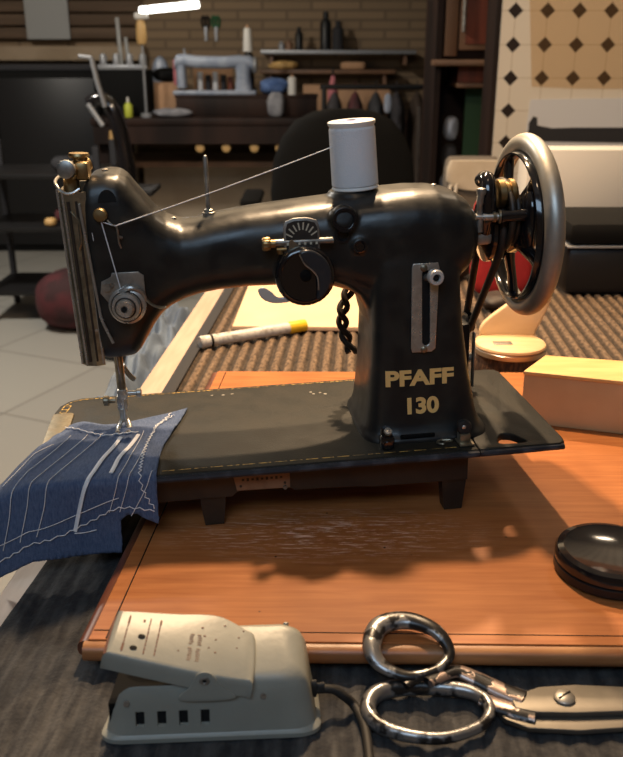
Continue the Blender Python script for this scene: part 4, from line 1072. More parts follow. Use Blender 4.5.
# red pouch, beige jar, black case, white case along the right of the table
def lump(name, c, s, m, seed=0, amp=.12, label=None, cat=None, group=None, n=24, e=2.6, parent=None, flat=True):
    rnd = random.Random(seed); ph = [rnd.uniform(0, 6.28) for _ in range(6)]
    bm = B(); rings = []
    for i in range(1, n):
        th = -PI / 2 + PI * i / n; cz_, r_ = math.sin(th), math.cos(th)
        cz_ = math.copysign(abs(cz_) ** (2 / e), cz_); r_ = abs(r_) ** (2 / e); ring = []
        for x, y in sq(32, e):
            a = math.atan2(y, x); k = 1 + amp * (.5 * math.sin(3 * a + ph[0] + 2 * cz_) + .3 * math.sin(5 * a + ph[1] - 3 * cz_) + .25 * math.sin(9 * a + ph[2] + 4 * cz_))
            ring.append(Vector((c[0] + s[0] / 2 * x * r_ * k, c[1] + s[1] / 2 * y * r_ * k, c[2] + s[2] / 2 * (1 + cz_ * (1 + (amp * .4 * math.sin(2 * a + ph[3]) if cz_ > 0 else 0))))))
        rings.append(ring)
    bridge_rings(bm, rings); o = finish(name, bm, m, parent, sharp=70)
    if label: tag(o, label, cat, group)
    return o
lump('red_pouch', (.300, 1.36, .0005), (.09, .07, .15), 'red_cloth', 5, .06, 'bright red cloth pouch seen between the belt and the machine pillar', 'pouch', e=6)
lump('brown_pouch', (.235, 1.46, .0005), (.085, .06, .085), 'leather', 6, .1, 'small dark brown pouch beside the red cloth pouch', 'pouch', e=3)
lump('mixed_scraps', (.285, 1.26, .0005), (.07, .05, .025), 'leather', 8, .2, 'small heap of brown cloth in front of the red pouch', 'fabric', e=2.4)
cs = empty('black_case', (.47, 1.40, .0002)); tag(cs, 'black hard case with a pale metal rim behind the handwheel', 'case')
boxo('case_body', -.07, .13, -.06, .10, 0, .075, 'black', cs, .012); boxo('case_lid', -.07, .13, -.06, .10, .0785, .115, 'black_matt', cs, .012); boxo('metal_rim', -.0712, .1312, -.0612, .1012, .0752, .0783, 'grey_metal', cs, .001)
bt = empty('storage_jar', (.395, 1.42, .0002)) if False else None
wc = empty('white_carton', (.475, 1.62, .0002)); tag(wc, 'white carton with a red stripe behind the black case', 'carton')
boxo('carton_body', -.09, .1, -.035, .035, 0, .2, 'white_paint', wc, .002); boxo('red_stripe', -.0905, .1005, -.0356, .0356, .05, .06, 'pink', wc)
jr = empty('brown_jar', (.33, 1.6, .0002)); tag(jr, 'brown glass jar with a pale lid behind the pulley', 'jar')
lathe_part('jar_body', [(.0001, 0), (.034, 0), (.037, .003), (.037, .07), (.03, .082), (.03, .086), (.0001, .086)], 'leather', jr); lathe_part('lid', [(.0001, 0), (.032, 0), (.032, .014), (.0001, .015)], 'white_paint', jr, (0, 0, .0862))
#@@PART4
# ------------------------------------------------------------------ room
def st(name, *a, **k): o = boxo(name, *a, **k); o['kind'] = 'structure'; return o
st('floor', -3.6, 2.6, -2.4, 6.2, FZ - .1, FZ, 'floor')
st('ceiling', -3.6, 2.6, -2.4, 6.2, 1.75, 1.85, 'white_paint')
st('wall_back', -3.6, 2.6, 5.75, 5.9, FZ, 1.75, 'brick_wall')
st('wall_left', -3.6, -3.45, -2.4, 5.75, FZ, 1.75, 'slat_brown')
st('wall_right', 2.45, 2.6, -2.4, 5.75, FZ, 1.75, 'beam')
st('wall_front', -3.45, 2.45, -2.4, -2.25, FZ, 1.75, 'beam')
st('wall_middle', .546, 2.45, 2.7, 2.84, FZ, 1.75, 'clipped_tiles')
st('trim_1', .532, .5455, 2.705, 2.85, FZ, 1.75, 'dark_wood')
st('trim_2', -3.3, -1.02, 5.66, 5.75, .32, .40, 'beam')
for i in range(9):
    pass
bm = B()
for i in range(7): add_box(bm, (-1.9, 5.70, .475 + i * .075), (1.75, .03, .062), .004)
o = finish('wall_shutter', bm, 'slat_brown'); tag(o, 'dark brown slatted wall panel above the pale beam', 'panel')
o = boxo('grey_sheet', -1.72, -1.46, 5.655, 5.665, .44, .82, 'grey_paint'); tag(o, 'pale grey sheet pinned over the slatted panel at the upper left', 'sheet')
# tan layer and poster on the tiled wall
bm = B(); add_prism(bm, [(.605, .8), (.622, .5), (.648, .268), (.80, .262), (.95, .262), (.95, .8)], .002, facing(2.699))
tag(finish('tan_film', bm, 'tan_film'), 'see-through tan layer over the upper part of the black-diamond tiles', 'paper')
bm = B(); add_prism(bm, [(.648, .232), (.95, .236), (.95, -.06), (.63, -.06)], .002, facing(2.699))
o = finish('white_poster', bm, 'paper_white'); tag(o, 'white poster with a dark band on the tiled wall above the handwheel', 'poster')
bm = B(); add_prism(bm, [(.648, .165), (.66, .185), (.672, .18), (.674, .158), (.72, .15), (.78, .152), (.95, .152), (.95, .108), (.70, .112), (.676, .118), (.648, .128)], .001, facing(2.6968)); finish('dark_band', bm, 'charcoal', o)
bm = B(); add_prism(bm, [(.70, .06), (.95, .066), (.95, .03), (.72, .02)], .001, facing(2.6968)); finish('dark_band', bm, 'charcoal', o)

# ------------------------------------------------------------------ workbench against the back wall with its load
wb = empty('work_bench', (0, 4.8, FZ)); tag(wb, 'long dark workbench along the back wall with yellow knobs under its top', 'workbench')
Z = -FZ
boxo('bench_top', -1.16, 1.2, -.06, .8, Z + .005, Z + .04, 'dark_wood', wb, .004)
boxo('front_rail', -1.15, 1.19, -.05, -.02, Z - .09, Z + .005, 'dark_wood', wb)
boxo('lower_shelf', -1.1, 1.15, .15, .6, Z - .235, Z - .205, 'brown_wood', wb)
for x in (-1.12, 0.2, 1.15): boxo('leg', x - .03, x + .03, .02, .08, 0, Z + .005, 'dark_wood', wb)
for x in (-1.12, 1.15): boxo('leg', x - .03, x + .03, .65, .71, 0, Z + .005, 'dark_wood', wb)
for x in (-.595, -.455, -.305, -.17):
    o = lathe_part('knob', [(.0001, 0), (.022, 0), (.026, .01), (.022, .03), (.0001, .034)], 'tan_wood', wb, (x, .0, Z - .112), (0, -1, 0), 20)
o = boxo('leaning_cardboard', -1.0, .12, 5.3, 5.33, FZ + .0005, -.25, 'backing_board'); tag(o, 'wide tan cardboard sheet standing under the workbench', 'cardboard')
# hanging brush
hb = empty('hanging_brush', (-1.03, 4.66, -.36)); tag(hb, 'narrow wooden brush hanging from the front of the workbench', 'brush')
lathe_part('handle', [(.0001, 0), (.016, .0), (.022, .02), (.02, .12), (.012, .16), (.016, .2), (.02, .3), (.014, .345), (.0001, .35)], 'tan_wood', hb, (0, 0, -.0), (0, 0, 1), 16)
bm = B(); add_tube(bm, [(0, 0, .34), (0, .0, .385), (0, .08, .39)], .004, 6); finish('hook', bm, 'steel', hb)
BT = .0402
def thing(name, x, y, z, label, cat, group=None):
    o = empty(name, (x, y, z)); tag(o, label, cat, group); return o
# tool caddy with four clamps and two tall rods
t = thing('tool_chest', -1.0, 5.05, BT, 'black tool chest with a grey clamp rail and two tall pale rods on top', 'tool chest')
boxo('chest_body', -.135, .11, -.12, .12, 0, .235, 'black_matt', t, .006); boxo('clamp_rail', -.14, .12, -.125, -.095, .237, .262, 'grey_metal', t, .004)
for x in (-.11, -.04, .03, .1): lathe_part('clamp', [(.0001, 0), (.02, 0), (.02, .04), (.014, .055), (.0001, .056)], 'grey_metal', t, (x, -.11, .262), (0, 0, 1), 12)
for x, z in ((-.035, .50), (.005, .40)):
    bm = B(); add_cyl(bm, (x, 0, .236), (x - .01, 0, z), .013, .01, 12); finish('rod', bm, 'grey_paint', t)
# lamp: LED tube on a handle, carried by a thin post
t = thing('tube_lamp', -.88, 4.84, BT, 'glowing white tube lamp with a wooden handle on a thin upright post', 'lamp')
bm = B(); add_cyl(bm, (0, 0, 0), (0, 0, .02), .03, seg=20); add_cyl(bm, (0, 0, .02), (0, 0, .37), .006, seg=8); finish('post', bm, 'grey_metal', t)
lathe_part('handle', [(.0001, 0), (.022, .004), (.028, .03), (.026, .09), (.018, .12), (.0001, .121)], 'tan_wood', t, (0, 0, .36), (0, 0, 1), 16)
boxo('bracket', -.03, .04, -.02, .02, .483, .515, 'white_paint', t, .008)
bm = B(); add_cyl(bm, (.0, 0, .525), (.305, -.02, .553), .0165, seg=16, bev=.003); o = finish('light_tube', bm, 'lamp_tube', t); tag(o, 'lit white tube')
# cardboard box, black bag on it, papers
t = thing('cardboard_box', -.806, 5.15, BT, 'small tan cardboard box on the workbench under a black bag', 'box')
boxo('box_body', -.067, .067, -.08, .08, 0, .165, 'card_box', t, .003); boxo('flap', -.067, .067, -.082, .0, .1655, .169, 'card_box', t)
lump('black_bag', (-.806, 5.15, BT + .1692), (.155, .15, .075), 'black_matt', 11, .1, 'crumpled black bag lying on the small cardboard box', 'bag')
lump('paper_heap', (-.74, 4.85, BT), (.2, .1, .045), 'grey_cloth', 12, .14, 'flat heap of grey papers in front of the cardboard box', 'papers')
lump('blue_grey_bag', (-.885, 5.42, BT), (.1, .08, .30), 'grey_blue', 13, .1, 'pale blue-grey bag standing behind the cardboard box', 'bag')
t = thing('glue_bottle', -.975, 4.84, BT, 'small lime-yellow bottle beside the grey papers', 'bottle')
lathe_part('bottle_body', [(.0001, 0), (.02, 0), (.022, .004), (.022, .06), (.01, .075), (.0001, .076)], 'lime', t, seg=16); lathe_part('cap', [(.0001, 0), (.009, 0), (.006, .025), (.0001, .026)], 'white_paint', t, (0, 0, .0762), seg=12)
# case with the grey-blue machine
t = thing('machine_case', -.33, 5.0, BT, 'long dark brown wooden case under the grey-blue sewing machine', 'case')
boxo('case_body', -.40, .36, -.10, .14, 0, .095, 'dark_wood', t, .004); boxo('case_top', -.405, .365, -.105, .145, .0955, .108, 'dark_wood', t, .003)
ZC = BT + .1082
t = thing('sewing_machine', -.52, 5.0, ZC, 'grey-blue electric sewing machine far behind on the workbench', 'sewing machine')
bm = B()
bridge_rings(bm, [[Vector((x, .05 * a, .155 + .032 * b2 + dz)) for a, b2 in sq(20, 3)] for x, dz in ((-.215, .0), (-.205, .018), (-.17, .022), (-.1, .012), (.05, .010), (.13, .016), (.19, .012), (.205, .0))])
bridge_rings(bm, [[Vector((-.185 + .026 * a, .045 * b2, z)) for a, b2 in sq(20, 3)] for z in (.035, .05, .12, .16)])
bridge_rings(bm, [[Vector((.15 + .045 * a * k, .05 * b2, z)) for a, b2 in sq(20, 3)] for z, k in ((.01, 1.2), (.03, 1.), (.10, .85), (.16, 1.))])
finish('machine_body', bm, 'grey_blue', t)
boxo('machine_bed', -.23, .22, -.06, .065, 0, .022, 'grey_blue', t, .006)
lathe_part('hand_wheel', [(.0001, 0), (.038, 0), (.04, .004), (.04, .02), (.03, .026), (.0001, .027)], 'grey_metal', t, (.2, 0, .15), (1, 0, 0), 24)
boxo('faceplate', -.225, -.21, -.03, .03, .05, .18, 'pink', t, .004); bm = B(); add_cyl(bm, (-.16, 0, .18), (-.165, 0, .235), .006, seg=8); finish('spool_pin', bm, 'grey_metal', t)
for i, (x, c, hh) in enumerate(((-.10, 'paper_white', .115), (-.055, 'charcoal', .10), (-.015, 'paper_white', .115), (.03, 'charcoal', .1), (.07, 'red_wood', .09))):
    o = empty('thread_spool', (-.52 + x, 5.12, ZC)); tag(o, ['white spool nearest the head of the grey-blue machine', 'dark spool between the two white ones behind the grey-blue machine', 'second white spool behind the grey-blue machine', 'dark spool right of the white ones behind the grey-blue machine', 'reddish spool behind the grey-blue machine arm'][i], 'thread spool', 'spools behind the grey-blue machine')
    lathe_part('spool_core', [(.0001, 0), (.016, 0), (.016, hh), (.0001, hh)], c, o, seg=14)
o = boxo('tan_box', -.66, -.44, 5.142, 5.18, BT, ZC + .138, 'card_box', None, .004); tag(o, 'long tan box standing behind the thread spools and the far grey-blue machine', 'box')
# black thread stand with a white cone
t = thing('thread_stand', -.35, 5.115, ZC, 'black thread stand carrying a tall white cone beside the far machine', 'thread stand')
boxo('stand_base', -.045, .045, -.04, .03, 0, .03, 'black', t, .004)
bridge_rings(bm := B(), [[Vector((.034 * a * k + .006 * s, .026 * b2, z)) for a, b2 in sq(16, 2.5)] for z, k, s in ((.03, 1, 0), (.08, .8, 1), (.12, 1.1, -1), (.19, .9, 1), (.22, .5, 0))]); finish('stand_body', bm, 'black_gloss', t)
t = thing('thread_cone', -.35, 5.115, ZC + .2202, 'tall white thread cone standing on the black stand', 'thread cone')
lathe_part('cone', [(.0001, 0), (.028, 0), (.026, .02), (.021, .11), (.018, .12), (.0001, .121)], 'white_paint', t, seg=20); lathe_part('cone_tip', [(.0001, 0), (.008, 0), (.008, .014), (.0001, .015)], 'card_box', t, (0, 0, .1212), seg=12)
lump('blue_cloth', (-.205, 5.0, ZC), (.15, .16, .085), 'blue_cloth', 21, .16, 'crumpled blue cloth on the dark case behind the machine arm', 'cloth')
lump('grey_rag', (-.19, 4.86, BT + .0), (.09, .055, .125), 'grey_cloth', 22, .12, 'grey rag hanging in front of the dark case', 'rag', e=3)
t = thing('thread_cone', -.105, 4.96, BT + .1, 'short white thread cone standing on the end of the dark case', 'thread cone'); t.location = (-.105, 4.98, ZC)
lathe_part('cone', [(.0001, 0), (.024, 0), (.024, .085), (.015, .092), (.0001, .093)], 'white_paint', t, seg=20); lathe_part('cone_tip', [(.0001, 0), (.007, 0), (.007, .01), (.0001, .011)], 'card_box', t, (0, 0, .0932), seg=12)
# wall shelves
def shelf(name, x0, x1, z, m, label):
    t = thing(name, (x0 + x1) / 2, 5.6, z, label, 'shelf'); w = (x1 - x0) / 2
    boxo('shelf_board', -w, w, -.1, .148, 0, .022, m, t, .002)
    for x in (-w + .06, w - .06): boxo('bracket', x - .01, x + .01, -.06, .148, -.06, -.0005, 'brown_wood', t)
shelf('wall_shelf', -.30, .62, .355, 'grey_metal', 'pale grey wall shelf carrying dark bottles at the back of the room')
shelf('wall_shelf', -.31, .5, .245, 'brown_wood', 'brown wall shelf below the pale grey one')
lump('yellow_gloves', (-.17, 5.56, .2672), (.17, .1, .05), 'yellow_card', 31, .15, 'pale yellow folded cloth on the brown wall shelf', 'cloth')
lump('tan_parcel', (.25, 5.56, .2672), (.15, .1, .045), 'card_box', 32, .05, 'tan parcel on the right end of the brown wall shelf', 'parcel', e=5)
o = boxo('shelf_box', -.05, .46, 5.35, 5.6, BT, .185, 'card_box', None, .004); tag(o, 'wide tan box below the brown wall shelf', 'box')
for i, (x, hh, rr, m, lb) in enumerate(((.085, .215, .034, 'black', 'tall black bottle on the pale wall shelf'), (.158, .165, .034, 'charcoal', 'shorter dark bottle beside the tall black one on the wall shelf'), (-.075, .13, .024, 'black', 'slim black bottle alone on the pale wall shelf'), (-.18, .05, .02, 'grey_metal', 'small grey pot left of the brown pot on the wall shelf'), (-.135, .06, .024, 'brown_wood', 'small brown pot on the wall shelf'))):
    t = thing('bottle', x, 5.6, .3772, lb, 'bottle', None)
    lathe_part('bottle_body', [(.0001, 0), (rr, 0), (rr, hh * .7), (rr * .5, hh * .82), (.0001, hh * .82)], m, t, seg=16); lathe_part('cap', [(.0001, 0), (rr * .5, 0), (rr * .5, hh * .17), (.0001, hh * .17)], m, t, (0, 0, hh * .822), seg=12)
for x, m, lb in ((-.648, 'black', 'black-handled shears hanging on the brick wall'), (-.585, 'green', 'green-handled shears hanging on the brick wall')):
    t = thing('hanging_shears', x, 5.735, .43, lb, 'scissors')
    bm = B(); add_prism(bm, [(-.006, 0), (.006, 0), (.01, .09), (-.01, .09)], .006, facing(.003)); finish('blade', bm, 'grey_metal', t)
    bm = B()
    for s in (-1, 1): add_tube(bm, [(s * .012 + .011 * math.cos(a / 10 * PI), 0, .112 + .03 * math.sin(a / 10 * PI)) for a in range(20)], .006, 6, closed=True)
    finish('handle', bm, m, t)

# ------------------------------------------------------------------ right background: pole, garments, cabinet, bag
t = thing('steel_pole', .505, 4.0, FZ, 'thin steel pole standing between the dark clothes and the red-brown cabinet', 'pole')
bm = B(); add_cyl(bm, (-.01, 0, .0), (.02, 0, 2.49), .011, seg=12); finish('tube', bm, 'steel', t); boxo('foot', -.07, .05, -.06, .06, 0, .012, 'black', t, .003)
t = thing('garment_rack', .36, 4.35, FZ, 'black rail holding the dark clothes at the back', 'garment rack')
bm = B(); add_cyl(bm, (-.32, 0, .96), (.42, 0, .96), .012, seg=12); finish('rail', bm, 'black', t)
for x in (-.3, .4):
    bm = B(); add_cyl(bm, (x, 0, .02), (x, 0, .96), .012, seg=12); finish('post', bm, 'black', t)
    boxo('foot', x - .02, x + .02, -.25, .25, 0, .022, 'black', t, .004)
gm_ = [('dark_cloth', 'black coat at the left end of the garment rack'), ('maroon_cloth', 'maroon dress next to the black coat on the rack'), ('charcoal', 'charcoal jacket in the middle of the rack'), ('dark_cloth', 'black jacket right of the charcoal jacket on the rack'), ('leather', 'dark brown coat on the rack next to the steel pole'), ('maroon_cloth', 'dark maroon garment right of the brown coat'), ('dark_cloth', 'black garment at the right end of the rack')]
for i, (m, lb) in enumerate(gm_):
    x = .11 + i * .098; bm = B(); rings = []
    for z, w, d in ((-.62, .042, .2), (-.45, .043, .2), (-.1, .04, .19), (.05, .038, .18), (.13, .033, .15), (.175, .014, .05), (.186, .006, .02)):
        rings.append([Vector((x + w * a * (1 + .12 * math.sin(5 * math.atan2(b2, a) + i)), 4.35 + d * b2, z)) for a, b2 in sq(28, 2.4)])
    bridge_rings(bm, rings); bm2 = None
    add_tube(bm, smooth_pts([(x, 4.35, .184), (x, 4.35, .205), (x, 4.36, .226), (x, 4.35, .236), (x, 4.342, .228)], 3), .003, 6)
    o = finish('hanging_garment', bm, m); tag(o, lb, 'garment', 'dark garments on the rack')
for x, m, lb, z in ((.345, 'grey_blue', 'small pale tag hanging in front of the dark clothes', .105),):
    lump('pale_tag', (x, 4.12, z), (.035, .02, .085), m, 3, .05, lb, 'tag')
t = thing('magenta_umbrella', .118, 5.05, BT, 'folded magenta umbrella leaning at the end of the workbench', 'umbrella')
lathe_part('canopy', [(.0001, 0), (.012, .01), (.028, .06), (.03, .12), (.012, .2), (.0001, .21)], 'pink', t, seg=14); lathe_part('grip', [(.0001, 0), (.006, 0), (.006, .04), (.0001, .041)], 'black', t, (0, 0, .205), seg=10)
t = thing('tall_cabinet', .62, 3.35, FZ, 'tall dark cabinet with red-brown panelled upper doors beside the tiled wall', 'cabinet')
H0 = -FZ
boxo('back_panel', -.17, .3, .2, .22, 0, 2.45, 'dark_wood', t); boxo('side_panel', -.185, -.165, -.1, .22, 0, 2.45, 'dark_wood', t)
boxo('upper_case', -.165, .3, -.08, .2, H0 + .34, 2.45, 'dark_wood', t, .003)
dr = boxo('door', -.105, .28, -.1, -.081, H0 + .37, 2.4, 'brown_wood', t, .004); boxo('door_panel', -.085, .26, -.1035, -.1005, H0 + .39, 2.36, 'red_wood', dr, .001)
boxo('stile', -.155, -.112, -.1, -.081, H0 + .35, 2.4, 'brown_wood', t, .003)
boxo('ledge', -.195, .3, -.15, -.05, H0 + .318, H0 + .339, 'brown_wood', t, .006)
boxo('frieze', -.10, .3, -.08, .2, H0 + .262, H0 + .317, 'red_wood', t); boxo('ledge', -.105, .3, -.11, .2, H0 + .245, H0 + .261, 'brown_wood', t, .004)
boxo('green_panel', -.055, .3, .0, .02, 0, H0 + .2445, 'green_paint', t); boxo('counter', -.165, .3, -.09, .19, H0 - .33, H0 - .3, 'dark_wood', t, .004)
bm = B(); add_cyl(bm, (-.094, -.112, H0 + .43), (-.094, -.112, H0 + .60), .007, seg=10); finish('door_handle', bm, 'steel', dr)
for i, (z, s) in enumerate(((-.2998, .13), (-.165, .11), (-.05, .10), (.06, .085))):
    lump('blue_grey_bundle', (.508, 3.29, z), (.07 - i * .006, .06, s), 'grey_blue' if i % 2 else 'charcoal', 40 + i, .1, ['lowest of the stacked bundles in the cabinet niche', 'second lowest bundle in the cabinet niche', 'third bundle up in the cabinet niche', 'topmost small bundle in the cabinet niche'][i], 'bundle', 'bundles stacked in the cabinet niche')
# black office chair
t = thing('office_chair', .10, 3.0, FZ, 'black office chair with a rounded backrest behind the machine arm', 'office chair')
def pad(name, c, s, m, e=3.2):
    bm = B(); bridge_rings(bm, [[Vector((c[0] + s[0] / 2 * a * k, c[1] + s[1] / 2 * b2 * (.6 + .4 * k) , c[2] + s[2] * (zz - .5))) for a, b2 in sq(32, e)] for zz, k in ((0, .72), (.04, .86), (.15, .97), (.4, 1), (.65, .95), (.8, .84), (.92, .66), (.98, .42), (1, .2))]); return finish(name, bm, m, t)
pad('backrest', (0, -.2, .735), (.46, .075, .43), 'black_matt', 2.6)
bm = B(); add_box(bm, (0, .03, .475), (.47, .46, .075), .03, seg=4); finish('seat', bm, 'black_matt', t)
bm = B(); add_cyl(bm, (0, 0, .12), (0, 0, .438), .025, seg=16); add_tube(bm, smooth_pts([(0, .0, .43), (0, -.2, .42), (0, -.26, .5), (0, -.245, .62)], 5), .018, 8); finish('column', bm, 'black', t)
for s in (-1, 1):
    bm = B(); add_tube(bm, smooth_pts([(s * .22, .08, .44), (s * .29, .08, .46), (s * .3, .05, .6), (s * .3, -.02, .635)], 5), .014, 8); ar = finish('armrest', bm, 'black', t)
    boxo('arm_pad', s * .3 - .035, s * .3 + .035, -.15, .1, .637, .665, 'black_matt', ar, .012)
for k in range(5):
    a = R(72 * k + 20); bm = B(); d = Vector((math.cos(a), math.sin(a), 0)); add_tube(bm, [d * .02 + Vector((0, 0, .11)), d * .28 + Vector((0, 0, .065))], [.022, .014], 10); lg = finish('leg', bm, 'black', t)
    bm = B(); c = d * .28 + Vector((0, 0, .0275)); n = Vector((-d.y, d.x, 0)); add_cyl(bm, c - n * .018, c + n * .018, .0272, seg=16, bev=.003); finish('castor', bm, 'black_matt', lg)
# cream bag over a low chair
t = thing('side_chair', .50, 2.45, FZ, 'low fabric chair carrying the cream bag to the left of the tiled wall', 'chair')
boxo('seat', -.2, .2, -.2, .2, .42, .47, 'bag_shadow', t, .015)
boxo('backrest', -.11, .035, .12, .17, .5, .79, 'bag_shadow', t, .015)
for x in (-.17, .17):
    for y in (-.17, .17):
        bm = B(); add_cyl(bm, (x, y, 0), (x, y, .42), .014, seg=10); finish('leg', bm, 'black', t)
for x in (-.085, .01): boxo('back_post', x - .01, x + .01, .1705, .185, .40, .74, 'black', t)
bg = empty('cream_bag', (.452, 2.505, -.02)); tag(bg, 'cream cloth bag with a round brown button hanging over the chair back behind the pulley', 'bag')
bm = B(); rings = []
bridge_rings(bm, [[Vector((w * a + dx, .04 * b2 * k, z)) for a, b2 in sq(28, 3)] for z, w, k, dx in ((-.07, .055, 1, .012), (-.035, .07, 1.2, .004), (.03, .078, 1.3, 0), (.07, .078, 1.3, 0), (.098, .074, 1., 0), (.108, .066, .6, 0))])
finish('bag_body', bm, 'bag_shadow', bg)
bm = B(); bridge_rings(bm, [[Vector((w * a + dx, -.055 + .012 * b2, z)) for a, b2 in sq(28, 3)] for z, w, dx in ((.024, .05, .02), (.03, .066, .008), (.05, .079, 0), (.085, .079, 0), (.104, .07, 0))]); fl = finish('flap', bm, 'cream_bag', bg)
lathe_part('button', [(.0001, 0), (.010, 0), (.010, .004), (.007, .006), (.0001, .006)], 'leather', fl, (.014, -.066, .048), (0, -1, 0), 18)
bm = B(); add_tube(bm, smooth_pts([(-.06, -.05, .05), (-.075, -.055, .0), (-.09, -.04, -.06), (-.095, 0, -.12)], 5), .010, 8, sy=.5); finish('strap', bm, 'cream_bag', bg)
bm = B(); add_tube(bm, smooth_pts([(-.05, -.06, .04), (-.055, -.065, -.01), (-.045, -.06, -.06), (-.03, -.05, -.10)], 5), .010, 8, sy=.5); finish('strap', bm, 'cream_bag', bg)

# ------------------------------------------------------------------ left background
t = thing('dark_cabinet', -1.62, 5.35, FZ, 'low black cabinet against the back wall at the far left', 'cabinet')
boxo('cabinet_body', -.75, .42, -.2, .3, 0, 1.02, 'black_matt', t, .004); boxo('cabinet_top', -.76, .43, -.21, .305, 1.0205, 1.05, 'charcoal', t, .004)
for x in (-.74, -.155): boxo('door', x, x + .56, -.215, -.2005, .04, .98, 'black', t, .004)
t = thing('lever_press', -.70, 3.3, FZ, 'black upright press with a curved glossy arm and two grey levers', 'press')
bm = B(); add_cyl(bm, (0, 0, 0), (0, 0, .03), .16, seg=28); add_cyl(bm, (0, 0, .03), (0, 0, .62), .035, seg=16); finish('stand', bm, 'black', t)
bm = B(); P = smooth_pts([(.02, 0, .60), (.012, 0, .74), (-.005, 0, .86), (-.03, 0, .93), (-.065, 0, .955), (-.11, .0, .94)], 6); add_tube(bm, P, [.034 - .012 * i / (len(P) - 1) for i in range(len(P))], 14); finish('arm', bm, 'black_gloss', t)
bm = B(); add_tube(bm, [(-.04, -.03, .93), (-.06, -.035, 1.01), (-.075, -.035, 1.095)], .009, 10); add_tube(bm, [(-.075, -.035, 1.095), (-.12, -.035, 1.10)], .008, 10); finish('lever', bm, 'grey_metal', t)
bm = B(); add_tube(bm, [(-.10, -.04, .94), (-.05, -.05, .865)], .009, 10); finish('lever', bm, 'grey_metal', t)
boxo('work_plate', -.12, .12, -.1, .1, .6205, .64, 'black', t, .004)
t = thing('tool_trolley', -1.12, 3.85, FZ, 'dark trolley with small tools behind the face plate of the machine', 'trolley')
for z in (.12, .40, .62): boxo('tray', -.3, .25, -.18, .18, z, z + .02, 'black', t, .004)
for x in (-.28, .23):
    for y in (-.16, .16): boxo('post', x - .012, x + .012, y - .012, y + .012, .0, .119 if False else .75, 'charcoal', t)
for i, (x, m, s, lb) in enumerate(((-1.06, 'grey_cloth', .09, 'dark cloth roll on the top tray of the trolley'), (-.95, 'charcoal', .08, 'dark box on the top tray of the trolley'))):
    lump('cloth_roll', (x, 3.8, FZ + .6405), (s, .1, .06), 'charcoal', 50 + i, .1, lb, 'cloth')
lump('red_bundle', (-1.06, 3.78, FZ + .4205), (.10, .08, .07), 'maroon_cloth', 53, .1, 'dark red bundle on the middle tray of the trolley', 'bundle')
lump('yellow_tape_roll', (-1.11, 3.70, FZ + .4205), (.05, .05, .035), 'tan_wood', 54, .04, 'dull yellow roll on the middle tray of the trolley', 'tape')
lump('floor_pouf', (-1.02, 3.62, FZ), (.32, .30, .25), 'maroon_cloth', 55, .05, 'dark red round pouf on the tiled floor at the left', 'pouf', e=2.4)
# folded jeans on a stool beside the table
t = thing('low_stool', -.232, 1.15, FZ, 'narrow wooden stool under the folded jeans left of the table', 'stool')
boxo('seat', -.034, .012, -.22, .24, .63, .66, 'brown_wood', t, .006)
for x in (-.018, -.002):
    for y in (-.19, .21): boxo('leg', x - .016, x + .016, y - .016, y + .016, 0, .63, 'brown_wood', t, .003)
bm = B(); nx, ny = 40, 60; G = []
for i in range(nx + 1):
    row = []
    for j in range(ny + 1):
        y = .93 + .44 * j / ny; x = -.268 + .052 * (y - .93) + .056 * i / nx - .003 * math.sin(j * .3)
        z = FZ + .665 + .065 * math.sin(PI * min(1, max(0, i / nx))) ** .4 + .007 * math.sin(j * .55 + i * .12) + .005 * math.sin(i * .5 + j * .1) + random.uniform(-.001, .001)
        row.append(bm.verts.new((x, y, z)))
    G.append(row)
for i in range(nx):
    for j in range(ny): bm.faces.new((G[i][j], G[i + 1][j], G[i + 1][j + 1], G[i][j + 1]))
lo = [bm.verts.new((v.co.x, v.co.y, FZ + .6605)) for v in (G[0][0], G[-1][0], G[-1][-1], G[0][-1])]
bm.faces.new(lo)
def sk(line, a, b2): bm.faces.new([*line, b2, a])
sk([r[0] for r in G], lo[0], lo[1]); sk(G[-1], lo[1], lo[2]); sk([r[-1] for r in G][::-1], lo[2], lo[3]); sk(G[0][::-1], lo[3], lo[0])
tag(finish('folded_jeans', bm, 'denim_pale', sharp=70), 'pale washed blue jeans heaped beside the left edge of the table', 'jeans')

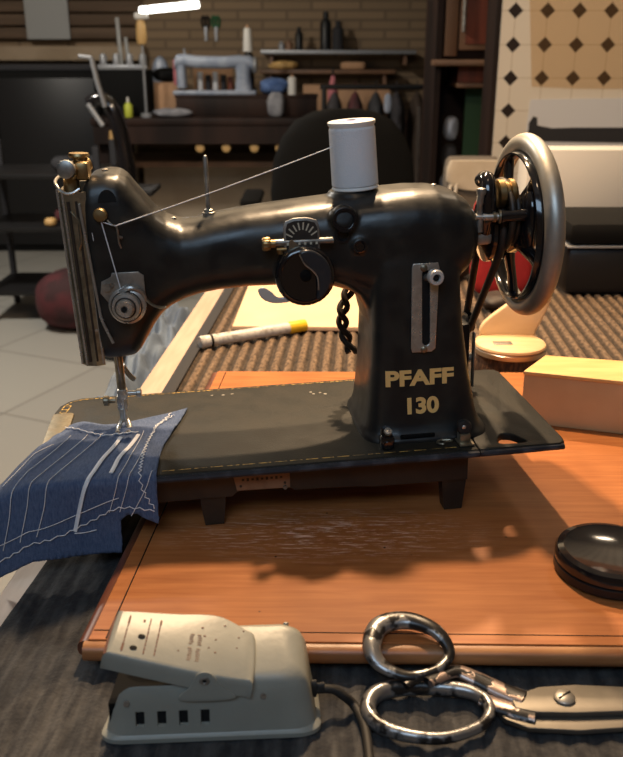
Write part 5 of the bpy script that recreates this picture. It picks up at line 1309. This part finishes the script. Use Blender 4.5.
# ------------------------------------------------------------------ lights
def area(name, loc, target, size, power, col, size_y=None):
    l = bpy.data.lights.new(name, 'AREA'); l.energy = power; l.color = col; l.size = size
    if size_y: l.shape = 'RECTANGLE'; l.size_y = size_y
    o = bpy.data.objects.new(name, l); COL.objects.link(o); o.location = loc
    o.rotation_euler = (Vector(target) - Vector(loc)).to_track_quat('-Z', 'Y').to_euler(); return o
WARM = (1, .70, .42)
area('lamp_over_table', (-.02, .98, 1.0), (0, .9, 0), .035, 14, WARM)
area('lamp_behind', (.14, 1.46, 1.25), (.05, 1.0, 0), .04, 22, WARM)
area('lamp_front', (.12, .22, 1.5), (.05, .6, 0), .12, .8, WARM)
area('window_glow', (-.25, -.75, 1.35), (0, .65, .1), 1.1, 9, (.55, .76, 1), .5)
area('arm_sheen_panel', (-.1, 3.2, 1.3), (0, 1.0, .2), 1.8, 7, (1, .72, .42), .8)  # large unseen panel, added for the warm sheen along the arm top
area('bench_fill', (-.55, 4.75, .95), (-.4, 5.2, .2), .4, .9, (1, .85, .62))  # unseen fill added over the workbench, besides the tube lamp
area('under_bench_fill', (-.3, 3.9, .3), (-.4, 5.2, -.5), .3, 1.2, (1, .85, .65))  # added fill to brighten what stands below the bench top; no lamp there
area('tile_fill', (.9, 1.9, 1.5), (.75, 2.7, .1), .2, 8, (1, .78, .55))  # added fill to brighten the tiled wall
area('left_floor_fill', (-1.6, 2.6, 1.6), (-1.3, 3.2, -.75), .3, 55, (1, .93, .82))  # unseen fill, added to lift the floor at the left
w = bpy.data.worlds.new('room_air'); sc.world = w; w.use_nodes = True
w.node_tree.nodes['Background'].inputs[0].default_value = (.5, .45, .4, 1); w.node_tree.nodes['Background'].inputs[1].default_value = .05

# ------------------------------------------------------------------ camera
cd = bpy.data.cameras.new('camera'); cam = bpy.data.objects.new('camera', cd); COL.objects.link(cam)
cam.location = (0, 0, .36); cam.rotation_euler = (R(90 - 20.5), 0, 0)
cd.sensor_fit = 'VERTICAL'; cd.sensor_height = 24; cd.lens = 870 / 757 * 24; cd.clip_start = .02
cd.dof.use_dof = True; cd.dof.focus_distance = .70; cd.dof.aperture_fstop = 8
sc.camera = cam
vs_ = sc.view_settings; vs_.view_transform = 'Standard'; vs_.look = 'None'; vs_.gamma = 1; vs_.exposure = 0; vs_.use_curve_mapping = False
